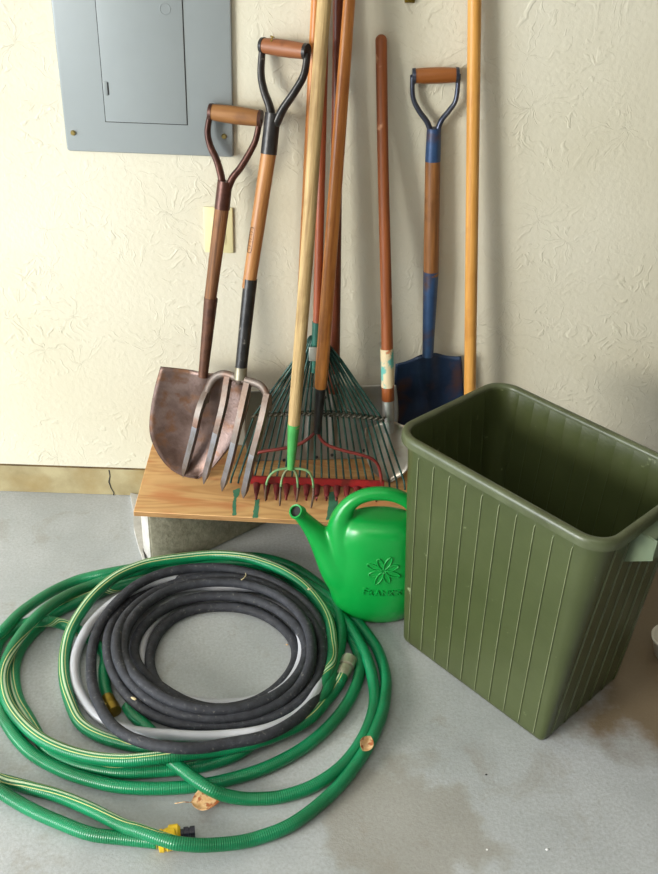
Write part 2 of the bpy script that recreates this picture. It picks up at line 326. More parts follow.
def tube(bm, pts, rad, seg=12, flat=1.0, flatdir=None, caps=True, round_end=False, uvl=None, stripe=None, mi=0):
    """sweep a circle along pts (Vectors); rad float or list. Frame is kept level with 'up' so u=0 is the top."""
    pts = [Vector(p) for p in pts]; n = len(pts)
    R = rad if isinstance(rad, (list, tuple)) else [rad]*n
    rings = []; L = 0; prevN = None; lens = []
    ref = Vector(flatdir) if flatdir is not None else None
    for i in range(n):
        t = (pts[min(i+1, n-1)]-pts[max(i-1, 0)])
        if t.length < 1e-9: t = Vector((0, 0, 1))
        t.normalize()
        if ref is not None: nn = ref - t*ref.dot(t)
        else:
            if prevN is None:
                up = Vector((0, 0, 1)) if abs(t.z) < .9 else Vector((0, -1, 0))
                nn = up - t*up.dot(t)
            else: nn = prevN - t*prevN.dot(t)
            if uvl is not None and abs(t.z) < .8: nn = Vector((0, 0, 1)) - t*t.z
        nn.normalize(); prevN = nn; bb = t.cross(nn)
        if i: L += (pts[i]-pts[i-1]).length
        lens.append(L)
        rings.append([bm.verts.new(pts[i] + nn*(math.cos(2*PI*k/seg)*R[i]*flat) + bb*(math.sin(2*PI*k/seg)*R[i])) for k in range(seg)])
    for i in range(n-1):
        for k in range(seg):
            k2 = (k+1) % seg
            f = bm.faces.new((rings[i][k], rings[i][k2], rings[i+1][k2], rings[i+1][k])); f.material_index = mi; f.smooth = True
            if uvl is not None:
                a0 = stripe[i] if stripe else 0; a1 = stripe[i+1] if stripe else 0
                for lp, (kk, ii, aa) in zip(f.loops, ((k, i, a0), (k+1, i, a0), (k+1, i+1, a1), (k, i+1, a1))):
                    lp[uvl].uv = (kk/seg - aa/360., lens[ii])
    if caps:
        for ring in (rings[0], rings[-1]):
            f = bm.faces.new(ring); f.material_index = mi
    return rings
def rod(bm, a, b, ra, rb=None, seg=20, bulge=0, n=12, rounded=(0, 0), flat=1, wob=0):
    rb = ra if rb is None else rb
    a = Vector(a); b = Vector(b); L = (b-a).length; pts = []; R = []
    ts = [i/n for i in range(n+1)]
    ex = []
    if rounded[0]: ex += [ra*q/L for q in (.05, .15, .35, .65)]
    if rounded[1]: ex += [1-rb*q/L for q in (.05, .15, .35, .65)]
    for t in sorted(set(ts+ex)):
        r = ra+(rb-ra)*t + bulge*math.sin(PI*t)
        if rounded[0] and t*L < ra: x = 1-t*L/ra; r *= math.sqrt(max(.02, 1-x*x))
        if rounded[1] and (1-t)*L < rb: x = 1-(1-t)*L/rb; r *= math.sqrt(max(.02, 1-x*x))
        pts.append(a.lerp(b, t)+Vector((wob*math.sin(5*t), wob*math.cos(4*t), 0))*math.sin(PI*t)); R.append(r)
    tube(bm, pts, R, seg, flat)

class Tool:
    """local frame of a leaning tool: origin at its base B, z along the shaft, x across, y towards the wall"""
    def __init__(s, B, T, across=None):
        s.B = Vector(B); s.T = Vector(T)
        s.z = (s.T-s.B).normalized(); s.L = (s.T-s.B).length
        ax = Vector(across) if across is not None else Vector((1, 0, 0))
        s.x = (ax - s.z*ax.dot(s.z)).normalized(); s.y = s.z.cross(s.x)
        s.M = Matrix((s.x, s.y, s.z)).transposed().to_4x4(); s.M.translation = s.B
        s.Mi = s.M.inverted()
    def loc(s, P): return s.Mi @ Vector(P)
    def px(s, u, v, off=0.0):
        d = ray(u, v); o = s.B + s.y*off
        t = (o-CAM).dot(s.y)/d.dot(s.y)
        return s.Mi @ (CAM+d*t)
    def zat(s, u, v):            # distance along the shaft for a pixel on it
        return s.px(u, v).z
    def r(s, u, v, w): return w/2/F*depth(s.M @ s.px(u, v))
def lean(B, u, v, ytop, ztop):
    y = ytop
    for _ in range(30):
        Q = Py(u, v, y); k = (ztop-B.z)/(Q.z-B.z); yt = B.y+k*(y-B.y)
        y += (ytop-yt)*.6
    Q = Py(u, v, y); k = (ztop-B.z)/(Q.z-B.z)
    return B.lerp(Q, k)
def shaft(t, name, pa, pb, wa, wb, m, parent, label=None, **kw):
    """cylinder section along the tool axis between two pixels (pa lower, pb upper)"""
    a = t.px(*pa); b = t.px(*pb)
    bm = bmesh.new(); rod(bm, (a.x, 0, a.z), (b.x, 0, b.z), t.r(*pa, wa), t.r(*pb, wb), **kw)
    o = link(name, bm, m, parent, auto=50)
    if label: o['label'] = label
    return o
def blade(bm, Lp, Rp, nrow, ncol, dish, arch=lambda s, t: 0):
    """grid between a left and a right edge (local x,z points); dish(s,t)->y ; s -1..1, t 0..1 top to tip"""
    Ls = cat([(p.x, p.z) for p in Lp], nrow); Rs = cat([(p.x, p.z) for p in Rp], nrow); n = len(Ls)
    G = []
    for i in range(n):
        t = i/(n-1); row = []
        for j in range(ncol+1):
            s = j/ncol; x = Ls[i][0]*(1-s)+Rs[i][0]*s; z = Ls[i][1]*(1-s)+Rs[i][1]*s
            row.append(bm.verts.new((x, dish(2*s-1, t), z+arch(2*s-1, t))))
        G.append(row)
    for i in range(n-1):
        for j in range(ncol): bm.faces.new((G[i][j], G[i][j+1], G[i+1][j+1], G[i+1][j]))
    return G
def solid(o, th, off=0):
    md = o.modifiers.new('thick', 'SOLIDIFY'); md.thickness = th; md.offset = off; return o

# ------------------------------------------------------------------ the setting
ZB = .187                                   # top of the plywood
def struct(name, bm, m, **kw): return tag(link(name, bm, m, **kw), kind='structure')
b = bmesh.new(); box(b, -9, 1.75, -5, .02, -.12, 0); struct('floor', b, M['floor'])
b = bmesh.new(); box(b, -3.6, 1.75, 0, .12, .098, 2.5)
struct('wall_back', b, M['wall'])
b = bmesh.new(); box(b, -3.6, 1.75, .006, .12, 0, .09, .003); struct('baseboard_back', b, M['curb'])
b = bmesh.new(); box(b, -3.6, 1.75, .003, .1, .09, .098); struct('wall_shadow_gap', b, M['shadow_gap'])  # brown strip colours in the shadow line under the wall's lower edge
b = bmesh.new(); box(b, 1.75, 1.85, -5, .12, -.12, 2.5); struct('wall_right', b, M['sidewall'])
b = bmesh.new(); box(b, -3.6, 1.85, -5.1, .12, 2.5, 2.6); struct('ceiling', b, M['ceil'])
b = bmesh.new(); box(b, -3.6, 1.85, -5.1, -5, -.12, 2.5); struct('wall_front', b, M['sidewall'])
b = bmesh.new(); box(b, -3.7, -3.6, -5.1, .12, 2.15, 2.6); box(b, -3.7, -3.6, -.6, .12, -.12, 2.15); struct('wall_left', b, M['sidewall'])

# crack in the curb and expansion crack
def crack(name, pts, w, parent_mat, nrm):
    bm = bmesh.new(); prev = None
    for i, p in enumerate(pts):
        ww = w*(.5+random.random())
        a, c = [bm.verts.new(Vector(p)+nrm*s*ww) for s in (-1, 1)]
        if prev: bm.faces.new((prev[0], prev[1], c, a))
        prev = (a, c)
    return bm
pts = [Py(u, v, .0052) for u, v in ((109, 470), (110, 476), (109, 482), (111, 488), (114, 493), (113, 497))]
tag(link('trim_2', crack('c', pts, .0022, None, Vector((1, 0, 0))), M['gap']), kind='structure')

# ------------------------------------------------------------------ electric panel
pc = Py(150, 153, 0)
pbl = Py(67, 153, -.012); pbr = Py(233.5, 156, -.012); ptl = Py(52, 0, -.012)
x0, x1, z0 = pbl.x, pbr.x, (pbl.z+pbr.z)/2
pan = thing('electrical_panel', 'grey steel breaker panel mounted flush on the wall, top left', 'electrical panel', (0.5*(x0+x1), 0, z0))
def rel(o): return Vector(o.location)
O = rel(pan)
def bx(name, x0, x1, y0, y1, z0, z1, m, parent, O=O, bev=.001, label=None):
    bm = bmesh.new(); box(bm, x0-O.x, x1-O.x, y0-O.y, y1-O.y, z0-O.z, z1-O.z, bev)
    o = link(name, bm, m, parent, auto=40)
    if label: o['label'] = label
    return o
ztop = z0+.62
bx('cover_plate', x0, x1, -.012, -.0006, z0, ztop, M['panel'], pan, bev=.006)
dl = Py(105.5, 122, -.013); dr = Py(187, 124, -.013)
dx0, dx1, dz0 = dl.x+.001, dr.x, .5*(dl.z+dr.z)
bx('door_gap', dx0-.0016, dx1+.0016, -.0125, -.008, dz0-.0016, ztop-.05, M['gap'], pan, bev=0)
dr_ = bx('panel_door', dx0, dx1, -.0145, -.0085, dz0, ztop-.0516, M['panel'], pan, bev=.0012)
lc = Py(106, 88, -.0145)
bx('latch_recess', lc.x-.001, lc.x+.006, -.0150, -.013, lc.z-.014, lc.z+.012, M['gap'], dr_, bev=0)
bx('latch', lc.x-.006, lc.x+.0035, -.0162, -.013, lc.z-.016, lc.z+.014, M['panel'], dr_, bev=.0012)
lp = Py(165, 9, -.0145)
bm = bmesh.new(); tube(bm, [(lp.x-O.x+.011*math.cos(a), -.0146, lp.z-O.z+.011*math.sin(a)) for a in [i*2*PI/24 for i in range(25)]], .0009, 6); link('stamped_ring', bm, M['panel'], dr_, smooth=True)
for su, sv in ((73, 133), (224, 136.5)):
    c = Py(su, sv, -.013)-O; bm = bmesh.new()
    rod(bm, (c.x, -.0118, c.z), (c.x, -.0165, c.z), .0062, .0045, 16, n=3)
    box(bm, c.x-.004, c.x+.004, -.0169, -.0160, c.z-.0007, c.z+.0007)
    link('screw', bm, M['screw'], pan, auto=40)

# outlet
ol = Py(204, 230, -.006); orr = Py(233, 230, -.006); ot = Py(218, 207.5, -.006); ob = Py(218, 253, -.006)
out = thing('wall_outlet', 'ivory outlet cover plate half hidden behind the rusty shovel shaft', 'outlet', ((ol.x+orr.x)/2, 0, ob.z)); O2 = rel(out)
bx('cover_plate', ol.x, orr.x, -.006, -.0006, ob.z, ot.z, M['ivory'], out, O2, .0025)
cx = (ol.x+orr.x)/2
for k in (0, 1):
    zc = (ob.z+ot.z)/2+(.02 if k else -.02)
    bx('receptacle', cx-.017, cx+.017, -.0075, -.005, zc-.014, zc+.014, M['ivory'], out, O2, .001)
# wall fixing at the top
hk = Py(409.5, 1.5, 0)
bm = bmesh.new(); box(bm, -.011, .011, -.007, 0, -.002, .03, .002); rod(bm, (0, -.006, .006), (0, -.013, .006), .006, .005, 14, n=2)
h = link('wall_bracket', bm, M['brass'], auto=40); h.location = (hk.x, 0, hk.z); tag(h, 'small rusty brass bracket on the wall at the top edge', 'bracket')
# ------------------------------------------------------------------ blocks and plywood
def prism(bm, poly, z0, z1, mside=0, special=None):
    lo = [bm.verts.new((p[0], p[1], z0)) for p in poly]; hi = [bm.verts.new((p[0], p[1], z1)) for p in poly]; n = len(poly)
    bm.faces.new(lo); bm.faces.new(hi)
    for i in range(n):
        f = bm.faces.new((lo[i], lo[(i+1) % n], hi[(i+1) % n], hi[i]))
        if special is not None and i in special: f.material_index = 1
C0 = Pz(152, 578); C1 = Pz(272, 520.5); CL = Pz(132, 499)
CL.y = min(CL.y, -.01)
a = C0.copy(); tb = ZB-.0145
cb = C1+Vector((-.05, .05, 0))
KL = Pz(143.5, 553)
CF = Pz(178, 566)-Pz(152, 578); CG = Pz(152, 566.5)-Pz(152, 578)
poly = [(CG.x, CG.y), (CF.x, CF.y), ((C1-a).x, (C1-a).y), ((C1-a).x-.06, -.012-a.y), ((KL-a).x+.03, -.012-a.y), ((KL-a).x, (KL-a).y)]
bm = bmesh.new(); prism(bm, poly, 0, tb, special=[5])
bmesh.ops.bevel(bm, geom=list(bm.edges), offset=.004, segments=2, affect='EDGES')
o = link('concrete_block', bm, [M['block'], M['blockwhite']], auto=40); o.location = a
tag(o, 'grey concrete block with a whitewashed end under the left of the plywood', 'concrete block')
W4 = [Pz(*q)-a for q in ((130.5, 496.5), (133.5, 514), (134, 531), (139, 550), (148, 575))]; W5 = [KL-a+Vector((-.001, 0, 0)), Vector((KL.x-a.x+.028, -.02-a.y, 0))]
bm = bmesh.new(); prism(bm, [(p.x, p.y) for p in W4+W5], 0, .012)
ws_ = link('plaster_strip', bm, M['blockwhite'], auto=40); ws_.location = a
tag(ws_, 'low white plaster strip on the floor along the end of the left block', 'plaster strip')
bm = bmesh.new(); box(bm, -.08, .08, -.095, .095, 0, tb, .004)
o = link('concrete_block', bm, M['block'], auto=40); o.location = (.215, -.115, 0)
tag(o, 'grey concrete block under the right of the plywood, behind the olive bin', 'concrete block')
fl = Pz(133.5, 511.5, ZB); f2 = Pz(308, 520.5, ZB)
dirx = (f2-fl).normalized(); bl = Py(153, 447, -.004); 
tn = (bl.x-fl.x)/(-.004-fl.y)
fr = fl+dirx*(.335-fl.x)/dirx.x
poly = [(0, 0), ((fr-fl).x, (fr-fl).y), ((fr-fl).x, -.004-fl.y), ((bl-fl).x, -.004-fl.y)]
bm = bmesh.new(); prism(bm, poly, ZB-.014, ZB, special=[0, 1, 2, 3])
bmesh.ops.bevel(bm, geom=list(bm.edges), offset=.001, segments=1, affect='EDGES')
# the outline is in world axes relative to its front left corner
ply = link('plywood_board', bm, [M['ply'], M['ply_edge']], auto=40); ply.location = (fl.x, fl.y, 0)
tag(ply, 'tan plywood board laid on concrete blocks, holding up the tools', 'board')
def blob(pts, z, m, name, parent, jit=.0012, sub=6):
    bm = bmesh.new(); W = [Pz(u, v, z) for u, v in pts]; vs = []
    for i in range(len(W)):
        for k in range(sub):
            p = W[i].lerp(W[(i+1) % len(W)], k/sub); vs.append(bm.verts.new((p.x-parent.location.x+random.uniform(-jit, jit), p.y-parent.location.y+random.uniform(-jit, jit), z)))
    bm.faces.new(vs); return link(name, bm, m, parent)
for P_ in ([(233, 490), (240, 488), (239, 495), (236.5, 498), (236, 506), (236.5, 515), (232.5, 516), (232.5, 505), (234, 497)],
           [(255, 500), (260, 499), (258.5, 508), (258, 518), (252, 518), (254, 508)],
           [(329, 492), (336, 491), (338, 503), (337, 512), (333, 519), (326, 520), (328, 508)]):
    blob(P_, ZB+.0004, M['paint_green'], 'paint_stain', ply)['label'] = 'green paint drip'

# ------------------------------------------------------------------ D-handle helper
def d_handle(t, parent, gl, gr, gw, left, right, gm, ym, ywid, capw=2.5, ringm=None):
    A = t.px(*gl); B = t.px(*gr); ax = (B-A).normalized(); r = gw/2/F*depth(t.M @ A)
    bm = bmesh.new(); rod(bm, A, B, r*.9, r*.9, 20, bulge=r*.12, n=10); g = link('grip', bm, gm, parent, auto=50)
    for P_, Q in ((A, -1), (B, 1)):
        bm = bmesh.new(); rod(bm, P_-ax*Q*.003, P_+ax*Q*.004, r*1.0, r*.95, 20, n=2); link('grip_cap', bm, ringm or ym, g, auto=50)
    rr = ywid/2/F*depth(t.M @ A)
    for side in (left, right):
        pts = cat([tuple(t.px(*q)) for q in side], 6)
        bm = bmesh.new(); tube(bm, pts, [rr*(1+.35*i/len(pts)) for i in range(len(pts))], 12, flat=1.3, flatdir=(0, 1, 0))
        link('yoke_arm', bm, ym, parent, smooth=True)
    return r

# ------------------------------------------------------------------ A rusty scoop shovel with D handle
B = Pz(197, 478, ZB+.004); T = Py(235, 114, -.038)
t = Tool(B, T, across=(1, -.18, 0)); 
e = thing('shovel', 'rusty brown digging shovel with wooden D-handle, leftmost of the tools', 'shovel', t.M)
d_handle(t, e, (211, 112), (260, 118.5), 17, [(210.3, 114), (207.6, 131), (210, 145), (217, 161), (221.5, 178), (222.5, 192)], [(260, 119), (256, 139), (250, 152), (241, 167), (232.5, 178), (227.5, 190)], M['grip1'], M['iron_brown'], 6)
shaft(t, 'handle_socket', (222, 209), (225, 181), 15.5, 15, M['iron_brown'], e)
shaft(t, 'handle', (209.5, 305), (222, 208), 12, 14.5, M['wood_aged'], e)
shaft(t, 'blade_socket', (203, 377), (211, 298), 9.5, 13.8, M['rusty_strap'], e)
bm = bmesh.new()
Lp = [t.px(*q) for q in ((161, 366), (155, 388), (151, 410), (150, 431), (156, 449), (168, 466), (182, 475), (198, 478))]
Rp = [t.px(*q) for q in ((250, 377), (251, 390), (249, 405), (244.5, 420), (237, 437), (226, 452), (213, 467), (198.5, 478.2))]
def dsh(s, tt):
    return -.004 + .026*(1-s*s)*(.35+.65*math.sin(PI*min(1, tt*1.05+.1))) - .012*math.exp(-(s*5)**2)*max(0, 1-tt*1.8)
blade(bm, Lp, Rp, 4, 20, dsh, lambda s, tt: -.004*(1-s*s)*(1-tt))
o = link('blade', bm, M['rust'], e, smooth=True); solid(o, .0025)

# ------------------------------------------------------------------ B spading fork
BLp = Pz(183, 477, ZB+.002); BRp = Pz(243.2, 498.5, ZB+.002)
T = Py(285.5, 48, -.045)
t = Tool((BLp+BRp)/2, T, across=BRp-BLp)
e = thing('garden_fork', 'four-tined garden fork with black socket and brown wooden D-handle', 'garden fork', t.M)
d_handle(t, e, (263, 45.5), (306, 51.5), 16, [(262.5, 46), (261, 73), (264, 90.5), (270, 108), (271.5, 124)], [(307.5, 53), (304, 74.5), (294.5, 92), (283, 109), (275.5, 125)], M['grip2'], M['iron_black'], 6.5)
g = t.px(274, 43); bm = bmesh.new()
rod(bm, g+Vector((0, -.012, 0)), g+Vector((.002, -.014, .012)), .002, .0012, 8, n=2); rod(bm, g+Vector((-.002, -.015, .012)), g+Vector((.007, -.014, .011)), .0016, .001, 8, n=2); link('nail', bm, M['brass'], e, smooth=True)
shaft(t, 'handle_socket', (268.7, 154), (273, 113), 16.5, 16, M['iron_black'], e)
hd = shaft(t, 'handle', (248.5, 288), (268.7, 153), 13.4, 15.5, M['wood_fork'], e)
a1, a2 = t.px(252.5, 252), t.px(256.2, 227)
rr = t.r(254, 240, 14)
def on_front(dx, z, off=.0004):
    ax_ = a1.lerp(a2, (z-a1.z)/(a2.z-a1.z)); return Vector((ax_.x+dx, -math.sqrt(max(0, (rr+off)**2-dx*dx)), z))
loop = []
for i in range(33):
    aa = i/32*2*PI; sx, sz = math.cos(aa), math.sin(aa)
    loop.append(on_front(math.copysign(abs(sx)**.4, sx)*.0055, (a1.z+a2.z)/2+math.copysign(abs(sz)**.4, sz)*(a2.z-a1.z)/2))
bm = bmesh.new(); tube(bm, loop, .0007, 5)
for k in range(6):
    z = a1.z+(a2.z-a1.z)*(.14+.14*k); rod(bm, on_front(-.0028, z), on_front(.0028, z+.0015*(-1)**k), .0005, .0005, 5, n=3)
link('branded_mark', bm, M['ink'], hd, smooth=True)
shaft(t, 'tine_socket', (241, 369), (250.5, 279), 12, 14, M['iron_black'], e)
shaft(t, 'collar', (240.3, 379), (241, 367), 13, 12.6, M['collar'], e)
# head: arched shoulders, then four tines
px = t.px
bm = bmesh.new()
arch = cat([tuple(px(*q)) for q in ((205.5, 402), (207.5, 390), (214, 378), (224, 374), (238, 378.5), (252, 382), (262, 387), (268, 399), (267.6, 410))], 6)
tube(bm, arch, [.0100-.0015*abs(i/len(arch)-.5) for i in range(len(arch))], 10, flat=.7, flatdir=(0, 1, 0))
rod(bm, px(240.6, 372), px(239, 384), .0125, .009, 14, n=3)
link('fork_head', bm, M['fork_rust'], e, smooth=True)
TN = [((206.5, 393), (204.5, 408), (199, 432), (183, 477.5)), ((228.5, 377), (228, 404), (219, 440), (203.6, 484.3)), ((248, 383), (245, 414), (237, 449), (221.8, 491.5)), ((268, 394), (266, 420), (255, 462), (243.2, 498.6))]
for tn_ in TN:
    w = [tuple(px(*q)) for q in tn_]
    w = cat(w, 12); n = len(w); pts = []; R = []
    for i, p in enumerate(w):
        k = i/(n-1); pts.append(Vector((p[0], -.028*math.sin(PI*k)*.85, p[2]))); R.append(.0108*(1-.12*k) if k < .93 else .0095*(1-(k-.93)/.07*.93))
    bm = bmesh.new(); j = n*58//100
    tube(bm, pts[:j+1], R[:j+1], 4, flatdir=(.7, .7, 0)); o1 = link('tine', bm, M['fork_rust'], e, auto=30)
    bm = bmesh.new(); tube(bm, pts[j:], R[j:], 4, flatdir=(.7, .7, 0)); o2 = link('tine_tip', bm, M['fork_steel'], o1, auto=30); o2['label'] = 'bright worn steel tip'

# ------------------------------------------------------------------ G amber pole far behind
B = Pz(294.5, 456, ZB+.001); B.y = min(B.y, -.025)
T = lean(B, 316.5, 0, -.014, 1.62); t = Tool(B, T)
bm = bmesh.new(); rod(bm, (0, 0, 0), (0, 0, t.L), t.r(300, 200, 10.5), t.r(316, 5, 10.5), 20, rounded=(0, 1), n=20)
o = link('wooden_pole', bm, M['wood_orange'], auto=50); o.matrix_world = t.M
tag(o, 'thin orange-brown pole directly behind the straw-coloured cultivator handle', 'pole')

# ------------------------------------------------------------------ F grain shovel (galvanised blade, dark handle)
B = Pz(326, 464, ZB+.002); B.y = min(B.y, -.04)
T = lean(B, 340, 0, -.017, 1.62); t = Tool(B, T)
e = thing('scoop_shovel', 'flat galvanised scoop shovel with dark red handle, behind the leaf rake', 'shovel', t.M)
shaft(t, 'handle', (333.5, 392), (340, -90), 12, 11, M['wood_dark'], e, n=16, rounded=(0, 1))
bm = bmesh.new()
def P_(u, v): return t.px(u, v)
Lp = [P_(*q) for q in ((249, 391), (246, 410), (244.5, 430), (247, 452), (251, 467.5))]
Rp = [P_(*q) for q in ((396, 384.5), (398, 402), (398, 420), (394, 442), (386, 459))]
for p in Lp+Rp: p.z = max(p.z, .0015)
def dF(s, tt):
    y = .004 - .02*max(0, abs(s)-.8)*5*.35
    for c in (-.42, -.14, .16): y -= .009*math.exp(-((s-c)/.035)**2)*min(1, max(0, (tt-.25)*5))*min(1, max(0, (.86-tt)*10))
    return y
blade(bm, Lp, Rp, 8, 90, dF)
o = link('blade', bm, M['gal'], e, smooth=True); solid(o, .0018)
for q in ((284, 460.5), (316.5, 457.5), (332, 455.5), (348.5, 453), (364, 451), (325, 398)):
    c = t.px(*q); bm = bmesh.new(); rod(bm, (c.x, .0042, c.z), (c.x, -.0002, c.z), .0042, .0038, 12, n=2); link('rivet', bm, M['gap'], o, auto=40)
bm = bmesh.new(); rod(bm, t.px(333, 415)+Vector((0, -.004, 0)), t.px(334.3, 372)+Vector((0, -.001, 0)), .009, .0145, 16, n=6); link('handle_socket', bm, M['gal'], e, auto=50)

# ------------------------------------------------------------------ I blue spade
B = Pz(428, 456, ZB+.002); B.y = min(B.y, -.05)
T = Py(435.3, 75, -.019); t = Tool(B, T)
e = thing('spade', 'blue-painted spade with varnished wooden D-handle, right of centre', 'spade', t.M)
d_handle(t, e, (414, 76), (457, 75), 15.5, [(412.3, 75), (413, 97), (418.5, 110), (427, 122), (431.5, 134)], [(458.8, 74), (456, 99), (449.6, 110), (441, 121), (436.6, 134)], M['grip3'], M['yoke_steel'], 4.6)
shaft(t, 'handle_socket', (432.8, 161), (434, 128), 15.6, 14.5, M['blue_socket'], e)
shaft(t, 'handle', (431, 275), (432.8, 160.5), 15.4, 15.4, M['wood_spade'], e)
shaft(t, 'blade_socket', (427.8, 356), (431, 271), 11, 15.6, M['blue_socket'], e)
bm = bmesh.new()
Lp = [t.px(*q) for q in ((395.6, 364), (394.5, 384), (395, 405), (398, 425), (409, 444), (427, 455))]
Rp = [t.px(*q) for q in ((461.5, 356.5), (463, 380), (464, 400), (462, 421), (450, 442), (429, 455))]
def dI(s, tt): return .01*(1-s*s) - .017*math.exp(-(s*4.2)**2)*max(0, 1-tt*1.35)
blade(bm, Lp, Rp, 6, 24, dI, lambda s, tt: .022*math.exp(-(s*2.4)**2)*max(0, 1-tt*3))
o = link('blade', bm, M['blue'], e, smooth=True); solid(o, .0022)

# ------------------------------------------------------------------ J tall pole on the right
B = Pz(469, 467, ZB+.003); B.y = min(B.y, -.03)
T = lean(B, 474.6, 0, -.016, 1.62); t = Tool(B, T)
bm = bmesh.new(); rod(bm, (0, 0, 0), (0, 0, t.L), t.r(470, 390, 12), t.r(474, 3, 13.6), 24, rounded=(0, 1), n=20)
o = link('wooden_pole', bm, M['wood_amber'], auto=50); o.matrix_world = t.M
tag(o, 'tall honey-coloured pole, rightmost of the tools beside the blue spade', 'pole')

# ------------------------------------------------------------------ H round-point shovel, straight handle
B = Pz(389, 482.5, ZB+.002); T = Py(381, 35, -.018); t = Tool(B, T)
e = thing('shovel', 'long straight red-brown handled shovel with bare steel blade behind leaf rake tips', 'shovel', t.M)
a = t.px(388, 400); b_ = t.px(381, 34)
bm = bmesh.new(); 
w = [t.px(*q) for q in ((388, 400), (386.3, 300), (383, 160), (381.2, 40.5))]
w = cat([(p.x, p.z) for p in w], 8); R = []
for i, p in enumerate(w):
    k = i/(len(w)-1); R.append(t.r(385, 400-365*k, 12.6-.9*k-.9*math.sin(k*PI)))
pts = [Vector((p[0], 0, p[1])) for p in w]
top = pts[-1]; rt_ = R[-1]
for q in (.3, .6, .85, .97): pts.append(top+Vector((0, 0, rt_*q))); R.append(rt_*math.sqrt(1-q*q))
tube(bm, pts, R, 20)
o = link('handle', bm, M['wood_rust'], e, smooth=True)
shaft(t, 'paper_label', (387.8, 386.5), (386.8, 348.5), 13.1, 13.1, M['label_old'], e, 'torn cream and teal label')
shaft(t, 'blade_socket', (388.3, 432), (388, 398), 11.5, 12, M['steel'], e)
bm = bmesh.new()
Lp = [t.px(*q) for q in ((365.5, 428), (364.5, 444), (367, 460), (375, 474), (389, 482.5))]
Rp = [t.px(*q) for q in ((412, 427), (415, 445), (412, 462), (404, 474), (390, 482.6))]
def dH(s, tt): return .016*(1-s*s)*(1-.4*tt) - .016*math.exp(-(s*4.5)**2)*max(0, 1-tt*1.4)
blade(bm, Lp, Rp, 7, 20, dH, lambda s, tt: .016*math.exp(-(s*2.4)**2)*max(0, 1-tt*3))
o = link('blade', bm, M['shovel_steel'], e, smooth=True); solid(o, .002)

# ------------------------------------------------------------------ E leaf rake
BLp = Pz(232, 479, ZB+.002); BRp = Pz(404, 486, ZB+.002)
B = BLp.lerp(BRp, .5); T = lean(B, 326.5, 0, -.035, 1.6)
t = Tool(B, T, across=BRp-BLp)
e = thing('leaf_rake', 'dark green wire leaf rake with fanned tines and red-brown handle', 'rake', t.M)
ha = t.px(317, 338); hb = t.px(326.5, -60)
shaft(t, 'handle', (317, 335), (326.5, -70), 8.6, 9.6, M['wood_red'], e, n=16, rounded=(0, 1))
shaft(t, 'socket', (314.5, 372), (317, 322), 7.5, 9.6, M['rake_green'], e)
q = t.px(313.6, 351); bm = bmesh.new(); box(bm, q.x-.011, q.x+.011, -.017, -.012, q.z-.02, q.z+.016, .002); link('clamp_plate', bm, M['bracket'], e, auto=40)
NT = 24
for i in range(NT):
    s = i/(NT-1)
    def lp(a_, b__): return a_+(b__-a_)*s
    o0 = (lp(310.5, 320), lp(336, 334)); o1 = (lp(292, 341), lp(363, 359)); o2 = (lp(254.5, 382), lp(414.5, 418)); o3 = (lp(232, 404), lp(476, 480)); o4 = (lp(231.5, 404.5), lp(479, 486))
    sgn = (-1)**i
    pts = [t.px(*o0), t.px(*o1), t.px(*o2), t.px(*o3), t.px(*o4)]
    offy = [.0, sgn*.003-.002, sgn*.002-.004, -.006, -.022]
    pts = [Vector((p.x, oy, p.z)) for p, oy in zip(pts, offy)]
    pts[-1].z = t.loc(Pz(*o4, ZB+.003)).z + .0
    # straight between nodes with small rounding
    fine = []
    for k in range(len(pts)-1):
        for j in range(3): fine.append(pts[k].lerp(pts[k+1], j/3))
    fine.append(pts[-1])
    bm = bmesh.new(); tube(bm, fine, .0029, 6, flat=.5, flatdir=(0, 1, 0)); link('tine', bm, M['tine_green'], e, smooth=True)
cb = cat([tuple(t.px(*q)) for q in ((252, 416), (270, 414), (300, 412.5), (335, 412), (362, 415), (384, 419.5))], 8)
bm = bmesh.new(); tube(bm, [Vector((p[0], -.0085, p[2])) for p in cb], .0022, 8); tube(bm, [Vector((p[0], .003, p[2]+.001)) for p in cb], .0022, 8)
for i in range(NT):
    s = i/(NT-1); c = t.px(254.5+(382-254.5)*s, 414.5+3.0*s-3.2*math.sin(PI*s)); tube(bm, [c+Vector((-.006, -.009, -.004)), c+Vector((.006, -.011, .005))], .0032, 6)
link('cross_bar', bm, M['bar'], e, smooth=True)

# ------------------------------------------------------------------ D bow rake
tips_y = Pz(317, 499, ZB).y
B = Py(317, 481, tips_y+.035); T = lean(B, 354.5, 0, -.02, 1.62)
bl_ = Py(252, 479, tips_y+.03); br_ = Py(383, 484, tips_y+.04)
t = Tool(B, T, across=(1, 0, 0))
e = thing('bow_rake', 'red bow rake with long orange handle, its head in front of the leaf rake', 'rake', t.M)
shaft(t, 'handle', (320.3, 391), (354.5, -70), 13, 11.4, M['wood_orange'], e, n=20, rounded=(1, 1), bulge=.0012)
shaft(t, 'ferrule', (317, 433), (320.6, 387), 7.5, 10.8, M['iron_black'], e)
bm = bmesh.new()
for side in (((317, 430), (311, 436), (303, 441.5), (294, 445), (280, 448), (266, 450), (257, 453), (252.5, 462), (252, 478)),
             ((317.5, 430), (320.5, 438), (328, 444.5), (343.4, 449.5), (360, 453.5), (372, 458), (378, 464.5), (380.6, 474), (381.5, 483))):
    w = cat([tuple(t.px(*q)) for q in side], 5); n = len(w)
    tube(bm, [Vector((p[0], -.006*math.sin(PI*i/(n-1)), p[2])) for i, p in enumerate(w)], .0041, 10)
link('bow', bm, M['red_bow'], e, smooth=True)
p0 = t.px(250, 479.5); p1 = t.px(384, 484.5)
bm = bmesh.new(); n = 12; hw = .0105
